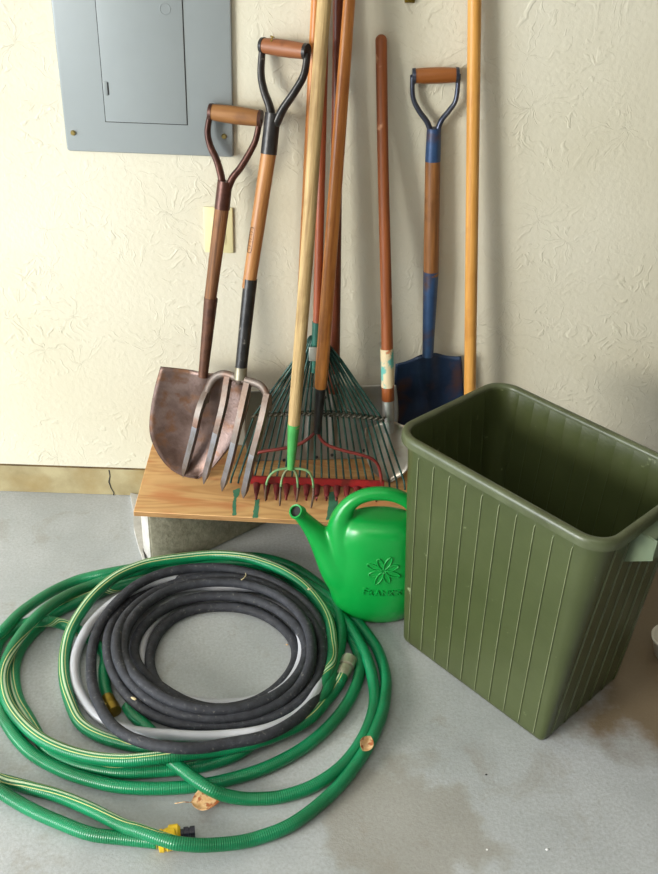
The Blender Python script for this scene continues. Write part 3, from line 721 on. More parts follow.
for k in range(n):
    pass
d = (p1-p0); rings = []
for k in (0, 1):
    c = p0+d*k; rings.append([bm.verts.new(c+Vector((0, yy, zz))) for yy, zz in ((-.0035, -hw), (.0035, -hw), (.0035, hw), (-.0035, hw))])
for k in range(4): bm.faces.new((rings[0][k], rings[0][(k+1) % 4], rings[1][(k+1) % 4], rings[1][k]))
bm.faces.new(rings[0]); bm.faces.new(rings[1]); bmesh.ops.bevel(bm, geom=list(bm.edges), offset=.0012, segments=2, affect='EDGES')
link('head_bar', bm, M['red'], e, auto=40)
for i in range(13):
    s = i/12; u = 257+(377-257)*s; c = t.px(u, 482+4.5*s); tip = t.loc(Pz(u-.8, 499.5+2*s, ZB+.0045))
    mid = c.lerp(tip, .45)+Vector((0, -.006, 0))
    pts = cat([tuple(c+Vector((0, 0, -.003))), tuple(mid), tuple(tip)], 5); n = len(pts)
    bm = bmesh.new(); tube(bm, pts, [.0100*(1-(k/(n-1))*.66) for k in range(n)], 8, flat=.6, flatdir=(0, .8, .6)); link('tooth', bm, M['red_tooth'], e, smooth=True)

# ------------------------------------------------------------------ C cultivator
tipy = Pz(289, 505, ZB).y
B = Py(290.5, 468, tipy+.028); T = lean(B, 329, 0, -.085, 1.62); t = Tool(B, T)
e = thing('hand_cultivator', 'straw-coloured long handled cultivator with bright green ferrule and four hooked tines', 'cultivator', t.M)
shaft(t, 'handle', (293.7, 427), (329, -60), 12.2, 14.8, M['wood_straw'], e, n=24, rounded=(0, 1), wob=.002)
shaft(t, 'ferrule', (290.7, 469), (293.8, 424), 7.2, 12.6, M['green_ferrule'], e)
ctr = t.px(290.7, 467)
for path, tip in ((((288, 468), (276, 470), (268.5, 477), (266, 488)), (265.4, 501)), (((289, 468), (283.5, 474), (281, 485)), (279.7, 506)), (((292, 468), (296.5, 474), (298, 486)), (296.6, 502)), (((294, 468), (307, 470), (312.5, 478), (313.5, 492)), (311, 508))):
    w = [t.px(*q) for q in path]; k = len(w)
    w = [Vector((p.x, -.012*i/k, p.z)) for i, p in enumerate(w)]
    tp = t.loc(Pz(*tip, ZB+.003))
    w = cat([tuple(ctr+Vector((0, 0, .004)))]+[tuple(p) for p in w]+[tuple(tp)], 5); n = len(w); j = int(n*.72)
    R = [.0036*(1-.25*(i/n)) for i in range(n)]; R[-1] = .0015
    bm = bmesh.new(); tube(bm, w[:j+1], R[:j+1], 8); o1 = link('tine', bm, M['green_tine'], e, smooth=True)
    bm = bmesh.new(); tube(bm, w[j:], R[j:], 8); link('tine_tip', bm, M['tine_rust'], o1, smooth=True)['label'] = 'worn rusty tip'

# ------------------------------------------------------------------ watering can
yc = Pz(376, 611).y
base = Vector((Py(376.5, 590, yc).x, yc, 0))
e = thing('watering_can', 'bright green plastic watering can with embossed flower, between hoses and bin', 'watering can', base)
PROF = [(0, .068), (.006, .083), (.02, .098), (.05, .115), (.09, .125), (.13, .124), (.17, .117), (.205, .109), (.235, .105), (.260, .098), (.277, .084), (.287, .06), (.290, .03)]
DY = .62
def prof(z):
    for (za, ra), (zb, rb) in zip(PROF, PROF[1:]):
        if z <= zb: return ra+(rb-ra)*(z-za)/(zb-za)
    return PROF[-1][1]
PROF = [(z, r*.93) for z, r in PROF]
bm = bmesh.new(); rings = []
PF = cat(PROF, 4)
for z, r in PF:
    rings.append([bm.verts.new((math.copysign(abs(math.cos(a))**.85, math.cos(a))*r, math.copysign(abs(math.sin(a))**.85, math.sin(a))*r*DY, z)) for a in [2*PI*k/48 for k in range(48)]])
for i in range(len(rings)-1):
    for k in range(48): bm.faces.new((rings[i][k], rings[i][(k+1) % 48], rings[i+1][(k+1) % 48], rings[i+1][k]))
bm.faces.new(rings[0]); bm.faces.new(rings[-1])
def cp(u, v, y=0): return Py(u, v, yc+y)-base
sp_pts = [cp(354, 580), cp(340, 563), cp(322, 540), cp(309, 524.5), cp(298, 512.5, -.012)]
# spout
w = cat([tuple(p) for p in sp_pts], 5); n = len(w)
RR = cat([(.062,), (.053,), (.031,), (.0200,), (.0150,)], 5)
tube(bm, w, [r[0] for r in RR], 24)
# handle
hp = [cp(352, 566), cp(345, 544), cp(341, 521), cp(350, 503.5), cp(366, 495), cp(384, 493.5), cp(400, 497), cp(412, 505), cp(418, 520, .01), cp(418, 545, .01)]
w = cat([tuple(p) for p in hp], 5); n = len(w)
RH = cat([(.060,), (.046,), (.028,), (.0180,), (.0165,), (.0165,), (.0165,), (.017,), (.019,), (.022,)], 5)
tube(bm, w, [r[0] for r in RH], 20)
body = link('body', bm, M['can'], e, smooth=True)
md = body.modifiers.new('merge', 'REMESH'); md.mode = 'VOXEL'; md.voxel_size = .0032; md.use_smooth_shade = True
md = body.modifiers.new('soft', 'SMOOTH'); md.factor = .6; md.iterations = 22
# nozzle with threads
dv = ((sp_pts[-1]-sp_pts[-2]).normalized()+Vector((0, -.45, 0))).normalized(); tipc = sp_pts[-1]
bm = bmesh.new(); P2 = []; R2 = []
for k in range(22):
    s = k/21; P2.append(tipc-dv*.010+dv*.024*s); R2.append(.0155+(.0018 if (k % 5) in (1, 2) and k < 19 else 0))
tube(bm, P2, R2, 24, caps=False)
tube(bm, [P2[-1]-dv*.0005*k for k in (0, 1)], [.0155, .0125], 24, caps=False); tube(bm, [P2[-1]-dv*.0005, P2[-1]-dv*.010], [.0125, .0125], 24, caps=False); P2.append(P2[-1]-dv*.009)
link('spout_nozzle', bm, M['can'], e, smooth=True)
bm = bmesh.new(); rod(bm, P2[-1]-dv*.001, P2[-1]+dv*.001, (.0128), .0128, 20, n=1); link('spout_hole', bm, M['gap'], e, auto=30)
# embossed flower + word wrapped onto the body front
def front(x, z):
    r = prof(z); q = min(.97, abs(x)/r)
    a = math.acos(q**(1/.85)); return -(math.sin(a)**.85)*r*DY
def solve(u, v):
    y = -.05
    for _ in range(25):
        p = Py(u, v, yc+y)-base; y = .5*y+.5*front(p.x, p.z)
    return Py(u, v, yc+y)-base
fc = solve(383.5, 571)
bm = bmesh.new()
for k in range(8):
    a = PI/8+k*PI/4; L = .041 if k % 2 else .036
    loop = []
    for i in range(17):
        aa = i/16*2*PI; rr_ = L*(.56+.44*math.cos(aa)); w_ = .0062*math.sin(aa)
        x = fc.x+math.cos(a)*rr_-math.sin(a)*w_; z = fc.z+math.sin(a)*rr_*.95+math.cos(a)*w_
        loop.append(Vector((x, front(x, z)-.0008, z)))
    tube(bm, loop, .0018, 6)
for k in range(6):
    a = k*PI/3; x = fc.x+.0035*math.cos(a); z = fc.z+.0035*math.sin(a); rod(bm, (x, front(x, z), z), (x, front(x, z)-.002, z), .0012, .0009, 8, n=1)
x = fc.x+.006; st = []
for i in range(8): xx = fc.x+.004+i*.0028; zz = fc.z-.004-i*.0026+.00012*i*i; st.append(Vector((xx, front(xx, zz)-.0004, zz)))
tube(bm, st, .0011, 6)
link('embossed_flower', bm, M['can'], e, smooth=True)
def word(ch, size, x, zb):
    cu = bpy.data.curves.new('w', 'FONT'); cu.body = ch; cu.size = size; cu.extrude = .0001; cu.offset = .0002; cu.resolution_u = 3
    ob = bpy.data.objects.new('w', cu); COL.objects.link(ob)
    dg = bpy.context.evaluated_depsgraph_get(); me = bpy.data.meshes.new_from_object(ob.evaluated_get(dg))
    xs = [v.co.x for v in me.vertices]; wd = max(xs)-min(xs); x0_ = min(xs)
    out_ = []
    for v in me.vertices:
        X = x+(v.co.x-x0_); Z = zb+v.co.y; v.co = Vector((X, front(X, Z)-(.0030 if v.co.z > 0 else -.001), Z))
    bpy.data.objects.remove(ob); return me, wd
bm = bmesh.new()
ws = solve(362.5, 594); xcur = ws.x; zb = ws.z
for ch, sz in (('F', .028), ('R', .0215), ('A', .0215), ('N', .0215), ('K', .0215), ("'", .0215), ('S', .0215)):
    me, wd = word(ch, sz, xcur, zb); bm.from_mesh(me); xcur += wd+.0020
bmesh.ops.triangulate(bm, faces=bm.faces)
link('embossed_lettering', bm, M['can'], e)

# ------------------------------------------------------------------ olive bin
HB = .545
bL = Pz(401, 639); bF = Pz(542, 744); bR = Pz(612, 674)
dl_ = (bF-bL); ll = dl_.length; ux = dl_.normalized(); uy = Vector((-ux.y, ux.x, 0))
wid = .285
tL = Pz(401, 428, HB); tF = Pz(600, 549, HB)
cb0 = (bL+bF)/2+uy*wid/2; lb = ll/2; wb = wid/2
tll = (tF-tL).length; 
lt = tll/2+.0; wt = .172
ct = (tL+tF)/2+uy*wt
print('bin', ll, tll, (ct-cb0), ux, bL, bF)
mat_b = Matrix((ux, uy, Vector((0, 0, 1)))).transposed().to_4x4(); mat_b.translation = cb0
e = thing('waste_bin', 'tall olive green ribbed plastic waste bin, open on top, at the right', 'bin', mat_b)
sh = mat_b.inverted() @ (ct)            # shift of the top centre in bin axes
lt -= .002; wt -= .004
def rrect(hl, hw, rc, ribs=0.0, bumpdir=1, z=0):
    """perimeter points of a rounded rectangle with thin ribs"""
    P = []
    nl, nw, na = 10, 6, 8
    def edge(a, b, n, nx, ny):
        for i in range(n):
            for f, h in ((-.5, 0), (-.05, 0), (-.012, 1), (.012, 1), (.05, 0)):
                s = (i+.25+max(f, -.45 if i else -.2))/(n-.5)
                if f == -.5 and i == 0: continue
                x = a[0]+(b[0]-a[0])*s; y = a[1]+(b[1]-a[1])*s
                P.append((x+nx*ribs*h, y+ny*ribs*h))
    def arc(cx, cy, a0):
        for i in range(na+1):
            a = a0+PI/2*i/na; P.append((cx+rc*math.cos(a), cy+rc*math.sin(a)))
    arc(hl-rc, hw-rc, 0); edge((hl-rc, hw), (-hl+rc, hw), nl, 0, 1)
    arc(-hl+rc, hw-rc, PI/2); edge((-hl, hw-rc), (-hl, -hw+rc), nw, -1, 0)
    arc(-hl+rc, -hw+rc, PI); edge((-hl+rc, -hw), (hl-rc, -hw), nl, 0, -1)
    arc(hl-rc, -hw+rc, 1.5*PI); edge((hl, -hw+rc), (hl, hw-rc), nw, 1, 0)
    return P
def ringz(z, ins, ribs, k=None):
    s = z/HB
    hl = lb+(lt-lb)*s-ins; hw = wb+(wt-wb)*s-ins; rc = max(.006, .014+.034*s-ins)
    return [(x+sh.x*s, y+sh.y*s, z) for x, y in rrect(hl, hw, rc, ribs)]
def skin(bm, R, close=True):
    V = [[bm.verts.new(p) for p in r] for r in R]
    for i in range(len(V)-1):
        n = len(V[i])
        for k in range(n): bm.faces.new((V[i][k], V[i][(k+1) % n], V[i+1][(k+1) % n], V[i+1][k]))
    return V
bm = bmesh.new()
RB = .0026
R = [ringz(0, .010, 0), ringz(.002, .003, 0), ringz(.010, 0, 0), ringz(.014, 0, RB)]
for k in range(1, 12): R.append(ringz(.014+(HB-.045-.014)*k/11, 0, RB))
R += [ringz(HB-.040, 0, 0), ringz(HB-.012, 0, 0), ringz(HB-.008, .003, 0), ringz(HB-.010, .0035, 0)]
for k in range(8, -1, -1): R.append(ringz(.008+(HB-.05)*k/8, .0035, -.0010))
V = skin(bm, R); bm.faces.new(V[0]); bm.faces.new(V[-1])
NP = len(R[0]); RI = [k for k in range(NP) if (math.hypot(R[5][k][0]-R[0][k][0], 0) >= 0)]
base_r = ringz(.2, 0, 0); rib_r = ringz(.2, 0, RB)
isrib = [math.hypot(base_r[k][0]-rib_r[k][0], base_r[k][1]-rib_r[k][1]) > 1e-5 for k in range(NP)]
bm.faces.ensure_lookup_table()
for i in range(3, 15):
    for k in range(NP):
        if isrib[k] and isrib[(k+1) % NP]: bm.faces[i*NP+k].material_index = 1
link('body', bm, [M['bin'], M['bin_rib_highlight']], e, auto=28)
# rolled rim
bm = bmesh.new(); sec = [(-.004, HB-.014), (-.005, HB-.004), (-.002, HB), (.003, HB+.0015), (.009, HB+.0005), (.0125, HB-.003), (.0135, HB-.009), (.0135, HB-.021), (.0120, HB-.0215), (.0115, HB-.010), (.006, HB-.006), (.0005, HB-.008)]
R = []
for ins, z in sec:
    q = ringz(HB, -ins, 0); R.append([(x, y, z) for x, y, _ in q])
V = skin(bm, R+[R[0]]); bmesh.ops.remove_doubles(bm, verts=bm.verts, dist=1e-6)
link('rim', bm, M['bin_rim'], e, auto=45)
# handle lug on the short side
hx = lt+sh.x
bm = bmesh.new()
yy0, yy1 = sh.y-.062, sh.y+.062
def plate(bm, pts, y0_, y1_):
    A = [bm.verts.new((x, y0_, z)) for x, z in pts]; B2 = [bm.verts.new((x, y1_, z)) for x, z in pts]; n = len(pts)
    bm.faces.new(A); bm.faces.new(B2)
    for k in range(n): bm.faces.new((A[k], A[(k+1) % n], B2[(k+1) % n], B2[k]))
for y in (yy0, yy1): plate(bm, [(hx-.004, HB-.018), (hx+.042, HB-.02), (hx+.048, HB-.062), (hx-.010, HB-.100)], y-.0016, y+.0016)
box(bm, hx+.000, hx+.046, yy0, yy1, HB-.021, HB-.0175)
box(bm, hx+.040, hx+.047, yy0-.001, yy1+.001, HB-.062, HB-.0175, .001)
link('handle', bm, M['binlug'], e, auto=30)

# white pot at the right edge
wp = Pz(669, 655); bm = bmesh.new(); prev = None; R = []
for r_, z in ((.030, 0), (.034, .002), (.046, .045), (.050, .048), (.051, .052), (.048, .054), (.044, .050), (.032, .006), (.02, .005)):
    R.append([(r_*math.cos(2*PI*k/32), r_*math.sin(2*PI*k/32), z) for k in range(32)])
V = skin(bm, R); bm.faces.new(V[0]); bm.faces.new(V[-1])
o = link('white_pot', bm, M['white'], smooth=True); o.location = (wp.x, wp.y, 0); tag(o, 'small round white pot on the floor at the right edge', 'pot')

# ------------------------------------------------------------------ hoses
GR = .0128
def hose_path(keys, n=7):
    K = []
    for k in keys:
        u, v, z = k[:3]; a = k[3] if len(k) > 3 else 150
        p = Pz(u, v, z); K.append((p.x, p.y, p.z, a))
    return [(w[0], w[1], max(w[2], GR), w[3]) for w in cat(K, n)]
def make_hose(name, label, W, r, m, catg='hose'):
    o0 = Vector(W[len(W)//2][:3]); o0.z = 0
    e = thing(name, label, catg, o0)
    bm = bmesh.new(); uvl = bm.loops.layers.uv.new('UVMap')
    tube(bm, [Vector(w[:3])-o0 for w in W], r, 16, uvl=uvl, stripe=[w[3] for w in W])
    link('tube', bm, m, e, smooth=True)
    return e, [Vector(w[:3])-o0 for w in W], o0
g = GR
# hose 1: yellow connector end, left edge, far top, right side, bottom strand
H1 = [(158, 842, g), (140, 840, g), (122, 838, g), (91, 834, g), (61, 823, g), (30, 809, g), (0, 791, g), (-35, 765, g), (-62, 725, g), (-55, 680, g), (-28, 652, g), (0, 633, .028), (18, 615, .034), (36.6, 601, .028), (55, 590, g+.006), (73, 582, g), (91.5, 576.5, g), (119, 571, g), (160, 564, g), (200, 559, g), (240, 557, g), (265, 558.5, g), (290, 566, g), (309, 577, g), (328, 592, g), (345, 608, g), (359, 624, g), (370, 638, g), (379, 653, g), (385.5, 676, g), (385, 698, g), (380, 720, g), (364, 753, g), (335, 790, g), (294, 823, g), (253, 839.5, g), (212, 845, g+.012), (182, 844, g+.022), (165, 840, g+.024, 60), (140, 831, g+.024, 40), (122, 825, g+.016, 30), (91, 809.5, g+.008, 20), (61, 797, g, 10), (30, 788, g, 0), (0, 780, g, -5), (-35, 772, g), (-60, 768, g)]


# hose 2: silver coupling end, striped left arc, right crossing strand
H2 = [(344, 673, .02, 30), (338, 685, .018, 30), (327, 700, .016, 25), (306, 721, .024, 20), (269, 738, .032, 20), (230, 748, .036, 20), (189, 754, .040, 20), (152, 758.5, .045, 15), (122, 760.5, .043, 10), (91, 757.5, .036, 5), (61, 749, .03, 5), (36.5, 736, .026, 5), (18, 718, .024, 5), (7, 700, .024, 10), (3, 679, .026, 20), (7, 660, .036, 40), (18, 639, .046, 90), (37, 616.5, .05), (55, 602.5, .042), (73, 592.5, .03), (91.5, 585.5, g+.004), (110, 579, g), (140, 571, g), (180, 565.5, g), (215, 562.5, g), (250, 565, g), (282, 575, g), (312, 592, g), (330, 606, g), (346, 622, g), (357, 638, g), (366, 656, g), (372, 676, g), (374.5, 704, g), (364, 736, g), (343, 765, g), (313, 786, g), (280, 797, g), (251, 799, g), (228, 796, .022), (212, 790, .034), (196, 780, .040), (183, 770, .04), (172, 761, .028), (160, 747, g), (152, 733, g), (143, 724, g), (134, 716, g), (127, 706, g)]


# hose 3: big striped loop under the black coil, inner left strands, brass end
H3 = [(170, 572, g), (206, 566, .02), (240, 563, .022), (270, 568, .02), (300, 580, .018), (322, 592, .018), (334, 603, .018), (340, 618, .018), (341, 640, .018), (335, 668, .018), (324, 693, .018), (300, 716, .018), (262, 734, g), (225, 742, g), (190, 747, g), (152, 748, g), (137, 746.5, g, 10), (118.6, 742.5, g, 15), (104, 738, g, 15), (89, 730.5, g, 10), (78, 720, g, 5), (70.5, 703, g, 0), (65.5, 684.5, g, -10), (64, 666, g, -15), (65.5, 648, .016, -15), (71, 630, .028, -15), (82, 611, .036, -15), (96.6, 593, .045, -10), (115, 577.5, .05, 0), (133, 568.5, .05, 5), (151.5, 562.5, .05, 10), (180, 558, .048, 15), (215, 555, .046, 15), (245, 557.5, .046, 10), (265, 563.5, .045, 0), (284, 572, .044, -10), (302.6, 585, .04, -20), (318, 602, .036, -20), (328, 620, .032, -20), (332, 642, .028, -25), (330, 664, .024, -40), (319, 692, .018), (296, 717, g), (270, 733, g), (251, 745, g), (233, 756, g), (200, 766.5, g), (160, 771, g), (122, 772.5, g, 40), (91, 768, g, 35), (67, 761, g, 30), (46, 748, g, 10), (29, 719, g, -20), (18, 699, g, -25), (14, 677, g, -30), (16.5, 659, g, -35), (24, 644, g, -40), (37, 629, g, -40), (53, 615, g, -40), (73, 604, g, -40), (95, 595, g, -35), (120, 586, g), (160, 578, g), (205, 574, g), (250, 577, g), (290, 590, g), (322, 606, g), (343, 626, g), (355, 645, g), (360, 667, g), (353, 693, g), (335, 720, g), (306, 746, g), (269, 766.5, g), (233, 778.5, g), (196, 786, g), (160, 788.5, g), (122, 787, g), (91, 780.5, g), (61, 770, g), (30, 752, g), (9, 727, g), (-2, 700, g), (-6, 670, g), (-4, 650, g), (2, 638, g), (12, 630, g), (26, 623.5, .022), (44, 621, .036), (58.5, 623, .022, 0), (73, 628, g, 0), (86, 636, g), (96, 644, g), (105, 655, g), (104, 672, g), (105, 686, g), (108, 700, g)]



# polar coil helper
def coil(keys, c):
    K = []; th = None
    for u, v, z in keys:
        p = Pz(u, v, z); d = Vector((p.x-c.x, p.y-c.y)); a = math.atan2(d.y, d.x)
        if th is not None:
            while a > th: a -= 2*PI        # clockwise seen from above
        th = a; K.append((a, d.length, z))
    W = cat(K, 10)
    return [Vector((c.x+r*math.cos(a), c.y+r*math.sin(a), max(z, .0122))) for a, r, z in W]
cc = Pz(224, 650, .02)
def coil_hose(name, label, W, r, m):
    o0 = Vector((cc.x, cc.y, 0)); e = thing(name, label, 'hose', o0)
    bm = bmesh.new(); uvl = bm.loops.layers.uv.new('UVMap')
    tube(bm, [w-o0 for w in W], r, 16, uvl=uvl, stripe=[0]*len(W)); link('tube', bm, m, e, smooth=True)
    return e, W
b1 = .0118
KB = [(238, 714, b1), (166, 694, b1), (151, 650, b1), (180, 615, b1), (225, 607, b1), (275, 622, b1), (296, 650, b1), (280, 685, b1), (222, 709, b1), (165, 690, b1),
      (134, 650, .022), (168, 607, .026), (225, 596, .03), (283, 614, .032), (306, 645, .032), (287, 687, .034), (222, 710, .036), (152, 690, .046),
      (123, 645, .05), (158, 596, .05), (225, 582, .05), (286, 601, .05), (311, 640, .048), (292, 694, .036), (222, 718, .032), (146, 697, .040),
      (116, 648, .052), (152, 594, .036), (222, 577, .034), (292, 600, .036), (322, 645, .03), (298, 703, .022), (220, 726.5, .018), (140, 707, .016),
      (108, 655, .036), (140, 594, .020), (215, 574, .024), (290, 595, .022), (325, 640, .024), (321, 686, .020), (308, 708, .034), (289, 724, .044), (264, 736, .050), (230, 743, .054), (196, 748, .058), (150, 744, .058), (118, 730, .050),
      (98, 702, .036), (91, 665, .030), (97, 632, .030), (115, 604, .038), (150, 578, .044), (215, 567.5, .042), (280, 585, .038), (318, 620, .034), (324, 655, .018), (318, 686, b1), (306, 704, b1)]

q = .0115
KG = [(300, 632, .026), (303, 650, .02), (280, 690, q), (222, 704, q), (165, 690, q), (142, 648, q), (175, 606, q), (235, 597, .014), (285, 612, .022), (306, 636, .024), (300, 670, q), (222, 716, q), (150, 706, q), (121, 655, q), (160, 595, q), (225, 587, .018), (268, 590, .030), (300, 606, .028), (320, 650, q), (321, 680, .020), (302, 711, .034), (269, 728.5, .040), (225, 735.5, .040), (180, 735.5, .034), (155, 734, .018), (133, 731, .014), (111, 724, q), (96.6, 715, q), (84, 700, q), (76.5, 684, q), (74.5, 666, .014), (78, 648, .018), (88, 628, .026), (102, 612, .030), (120, 598, .034), (150, 583, .030), (185, 577, .02)]


# settle the pile: where two strands would share space the upper one rides up over the lower
import numpy as np
paths = [np.array(hose_path(H)) for H in (H1, H2, H3)] + [np.array([(w.x, w.y, w.z, 0) for w in coil(K_, cc)]) for K_ in (KB, KG)]
radii = [GR, GR, GR, .0116, .0112]
def settle(paths, radii, iters=70, keep=.84):
    P0 = np.concatenate([p[:, :3] for p in paths]); R = np.concatenate([np.full(len(p), q) for p, q in zip(paths, radii)])
    ids = np.concatenate([np.full(len(p), i) for i, p in enumerate(paths)])
    arc = np.concatenate([np.concatenate([[0], np.cumsum(np.linalg.norm(np.diff(p[:, :3], axis=0), axis=1))]) for p in paths])
    mob = np.concatenate([np.clip(np.minimum(np.arange(len(p)), 1e9)/8., 0, 1)*(np.clip(np.arange(len(p))[::-1]/8., 0, 1) if i in (2,) else 1) for i, p in enumerate(paths)])
    D = np.array(CAM)-P0; D /= np.linalg.norm(D, axis=1)[:, None]
    up = D[:, 2]
    N = len(P0); s_ = np.zeros(N)
    lo = (R-P0[:, 2])/up
    far = ~((ids[:, None] == ids[None, :]) & (np.abs(arc[:, None]-arc[None, :]) < .09))
    S0 = (R[:, None]+R[None, :])*keep
    near0 = np.linalg.norm(P0[:, None, :]-P0[None, :, :], axis=2)
    I, J = np.where(np.triu(far & (near0 < .13), 1))
    score = P0[I, 2]-P0[J, 2]
    upper = np.where(score >= 0, 1, -1)
    for it in range(iters):
        P = P0+D*s_[:, None]
        d = P[I]-P[J]; L = np.linalg.norm(d, axis=1)+1e-9
        pen = S0[I, J]-L; k = pen > 0
        a = np.where(upper[k] > 0, I[k], J[k]); b = np.where(upper[k] > 0, J[k], I[k])
        mv = np.zeros(N); np.maximum.at(mv, a, pen[k]*.55); dn = np.zeros(N); np.maximum.at(dn, b, pen[k]*.12)
        s_ = s_+(mv-dn)*mob
        if True:
            sm = s_.copy()
            o = 0
            for p in paths:
                n = len(p); q = s_[o:o+n]; sm[o+1:o+n-1] = q[1:-1]*.4+(q[:-2]+q[2:])*.3; o += n
            s_ = sm
        s_ = np.maximum(np.minimum(s_, .016), lo)
    P = P0+D*s_[:, None]; out = []; o = 0
    for p in paths:
        n = len(p); q = p.copy(); q[:, :3] = P[o:o+n]; out.append(q); o += n
    return out
paths = settle(paths, radii)
tup = lambda A: [tuple(float(x) for x in w) for w in A]
e1, W1, O1 = make_hose('garden_hose', 'green garden hose with the yellow connector, its strand nearest the camera', tup(paths[0]), GR, M['hose'])
e2, W2, O2_ = make_hose('garden_hose', 'striped green hose ending in a silver coupling, right of the black coil', tup(paths[1]), GR, M['hose'])
e3, W3, O3 = make_hose('garden_hose', 'green hose with pale stripes whose widest loop circles the black coil', tup(paths[2]), GR, M['hose'])
coil_hose('soaker_hose', 'coiled black rubber soaker hose lying on top of the green hose', [Vector(w[:3]) for w in tup(paths[3])], .0116, M['black_hose'])
coil_hose('garden_hose', 'light grey hose wound between the black coil and the green loops', [Vector(w[:3]) for w in tup(paths[4])], .0112, M['grey_hose'])

# fittings (parts of the hoses)
def fitting(name, e, o0, a, b__, segs, m, label=None):
    """lathe along a->b ; segs = [(t, r)...] world points"""
    a = Vector(a)-o0; b__ = Vector(b__)-o0
    bm = bmesh.new(); tube(bm, [a.lerp(b__, s) for s, r in segs], [r for s, r in segs], 16)
    o = link(name, bm, m, e, auto=35)
    if label: o['label'] = label
    return o
a = W1[0]+O1; d = (W1[0]-W1[2]).normalized(); d.z = 0
a = Pz(158, 841.5, .0212); b_ = Pz(182, 837, .0212)
ax = (b_-a).normalized(); up_ = Vector((0, 0, .008)); perp = Vector((-ax.y, ax.x, 0))
a2 = a+perp*.008+Vector((0, 0, .006))
fitting('connector', e1, O1, a, a+ax*.034, [(0, .014), (.02, .0195), (.25, .021), (.3, .0195), (.4, .0195), (.45, .021), (.9, .0195), (1, .015)], M['yellow'], 'yellow plastic collar')
s0 = Pz(178, 833, .02)
fitting('connector_plug', e1, O1, Pz(172, 834.5, .021), Pz(195, 831.5, .021), [(0, .009), (.35, .009), (.36, .0075), (.5, .0075), (.51, .0105), (.7, .0105), (.71, .0085), (.78, .0085), (.79, .0105), (1, .0105)], M['navy'], 'navy plastic plug')
# extra yellow body hump seen over the hose
fitting('connector_nut', e1, O1, Pz(167, 834.5, .020), Pz(180.5, 833, .020), [(0, .010), (.15, .0165), (.8, .0170), (1, .011)], M['yellow'], 'yellow plastic nut')
fitting('coupling', e2, O2_, Pz(341.5, 677, .02), Pz(350, 658, .022), [(0, .0150), (.1, .0160), (.45, .0160), (.47, .0135), (.53, .0135), (.55, .0180), (.95, .0180), (1, .0150)], M['coupling'], 'silver metal coupling')
fitting('coupling', e3, O3, Pz(107, 697, g), Pz(115, 713, g), [(0, .013), (.1, .0140), (.45, .014), (.5, .0125), (.55, .0155), (.95, .0155), (1, .011)], M['brass'], 'brass coupling')

# ------------------------------------------------------------------ leaves and bits
def leaf(name, label, c, size, rz, tilt, curl, stem=True, z=.004):
    bm = bmesh.new(); n = 12; mcol = 6; G = []
    for i in range(n+1):
        s = i/n; w_ = math.sin(PI*min(1, s*1.02))**.7*(1-.25*s)*.5
        row = []
        for j in range(-mcol, mcol+1):
            k = j/mcol; x = (s-.5); y = k*w_*.85
            row.append(bm.verts.new((x*size+random.uniform(-.3, .3)*size*.02, y*size, (curl*(k*k)*w_+.10*math.sin(s*6)*k*w_+.12*(s-.5)**2)*size)))
        G.append(row)
    for i in range(n):
        for j in range(2*mcol): bm.faces.new((G[i][j], G[i][j+1], G[i+1][j+1], G[i+1][j]))
    if stem: tube(bm, [Vector((-.5*size, 0, .02*size)), Vector((-.75*size, .02*size, .05*size)), Vector((-1.05*size, .0, .02*size))], .0007, 5)
    bmesh.ops.remove_doubles(bm, verts=bm.verts, dist=.00005)
    o = link(name, bm, M['leaf'], smooth=True); solid(o, .0005)
    o.location = (c.x, c.y, c.z); o.rotation_euler = (tilt[0], tilt[1], rz)
    return tag(o, label, 'leaf')
leaf('dry_leaf', 'curled brown dry leaf on the concrete floor beside the green hose', Pz(206, 801.5, .014), .056, .12, (.25, 0), .45)
leaf('dry_leaf', 'small tan dry leaf lying on the green hose strands at right', Pz(366.5, 743.5, .040), .038, 1.1, (.35, -.15), .3, False)
def bit(name, label, catg, c, m, sx, sy, sz, rz=0, grp=None):
    bm = bmesh.new(); bmesh.ops.create_icosphere(bm, subdivisions=2, radius=1)
    for v in bm.verts:
        f = .8+.35*noise.noise(v.co*1.7+Vector((c.x*40, 0, 0))); v.co = Vector((v.co.x*sx*f, v.co.y*sy*f, v.co.z*sz*f+sz*.85))
    o = link(name, bm, m, smooth=True); o.location = c; o.rotation_euler[2] = rz
    tag(o, label, catg, grp)
bit('white_chip', 'larger white chip of debris on the floor in front of the bin', 'debris', Pz(547, 850, 0), M['chip'], .004, .003, .0022)
bit('white_chip', 'smaller white chip of debris on the floor, left of the larger chip', 'debris', Pz(487, 850, 0), M['chip'], .0026, .0022, .0016)
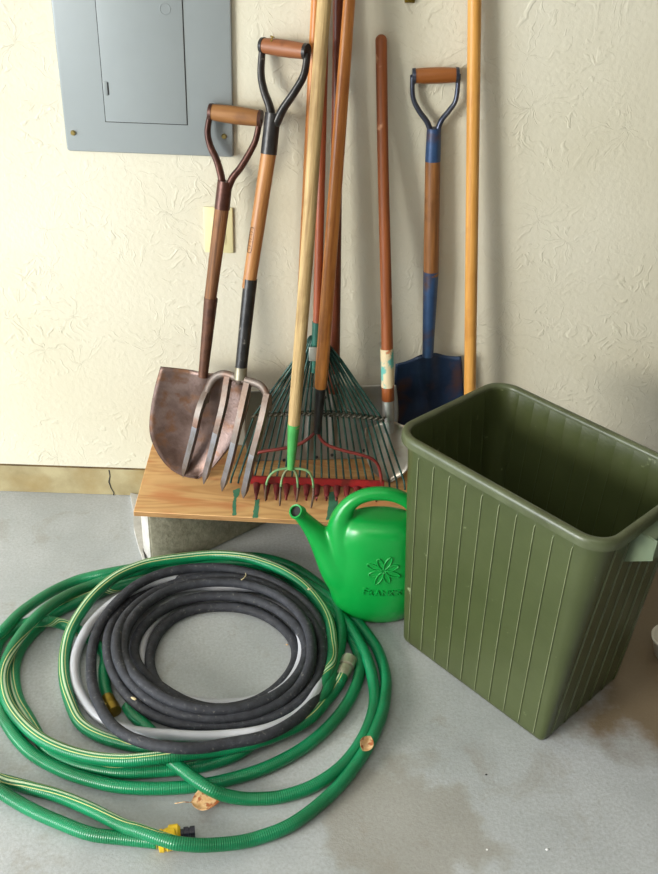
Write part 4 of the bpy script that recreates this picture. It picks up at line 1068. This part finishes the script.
bit('dirt_speck', 'dark dirt speck on the floor below the bin corner', 'debris', Pz(486, 775, 0), M['gap'], .003, .002, .0015)
bit('straw_scrap', 'pale scrap of chaff on the black hose coil at its lower left', 'debris', Pz(134, 699, .058), M['straw'], .009, .004, .0015, -.5)
bit('orange_crumb', 'tiny orange crumb on the floor inside the black hose coil', 'debris', Pz(287, 645, 0), M['leaf'], .004, .0025, .0015)
bit('straw_scrap', 'pale scrap stuck on the striped green hose near the watering can', 'debris', Pz(309.5, 589.5, .05), M['straw'], .007, .005, .002, .4)
bm = bmesh.new(); cw = [Pz(u, v, .0625) for u, v in ((241, 580), (244, 578), (246, 575), (245.5, 573))]; oo = cw[0].copy()
tube(bm, [p-oo for p in cw], .0012, 6); o = link('straw_scrap', bm, M['straw'], smooth=True); o.location = oo; tag(o, 'thin curled straw on the top of the black hose coil', 'debris')

# ------------------------------------------------------------------ light
W = bpy.data.worlds.new('World'); S.world = W; W.use_nodes = True
bg = W.node_tree.nodes['Background']; bg.inputs[0].default_value = (.72, .86, 1, 1); bg.inputs[1].default_value = .8
def area(name, loc, target, sx, sy, power, col):
    l = bpy.data.lights.new(name, 'AREA'); l.shape = 'RECTANGLE'; l.size = sx; l.size_y = sy; l.energy = power; l.color = col
    o = bpy.data.objects.new(name, l); COL.objects.link(o); o.location = loc
    o.rotation_euler = (Vector(target)-Vector(loc)).to_track_quat('-Z', 'Y').to_euler(); return o
area('garage_door_daylight', (-4.5, -3.75, 2.02), (.3, -.7, .4), 1.4, 1.3, 250, (1, .925, .77))
area('daylight_low', (-4.4, -2.9, 1.05), (0, -.9, .3), 2.6, 1.7, 185, (.82, .91, 1))
area('warm_overhead_fill', (-.4, -2.4, 2.44), (-.4, -2.2, 0), 1.2, .5, 9, (1, .90, .74))  # unseen fill lamp added overhead to keep the upper wall warm
S.view_settings.view_transform = 'Standard'; S.view_settings.look = 'None'; S.view_settings.gamma = 1; S.view_settings.use_curve_mapping = False
S.view_settings.exposure = 0.2
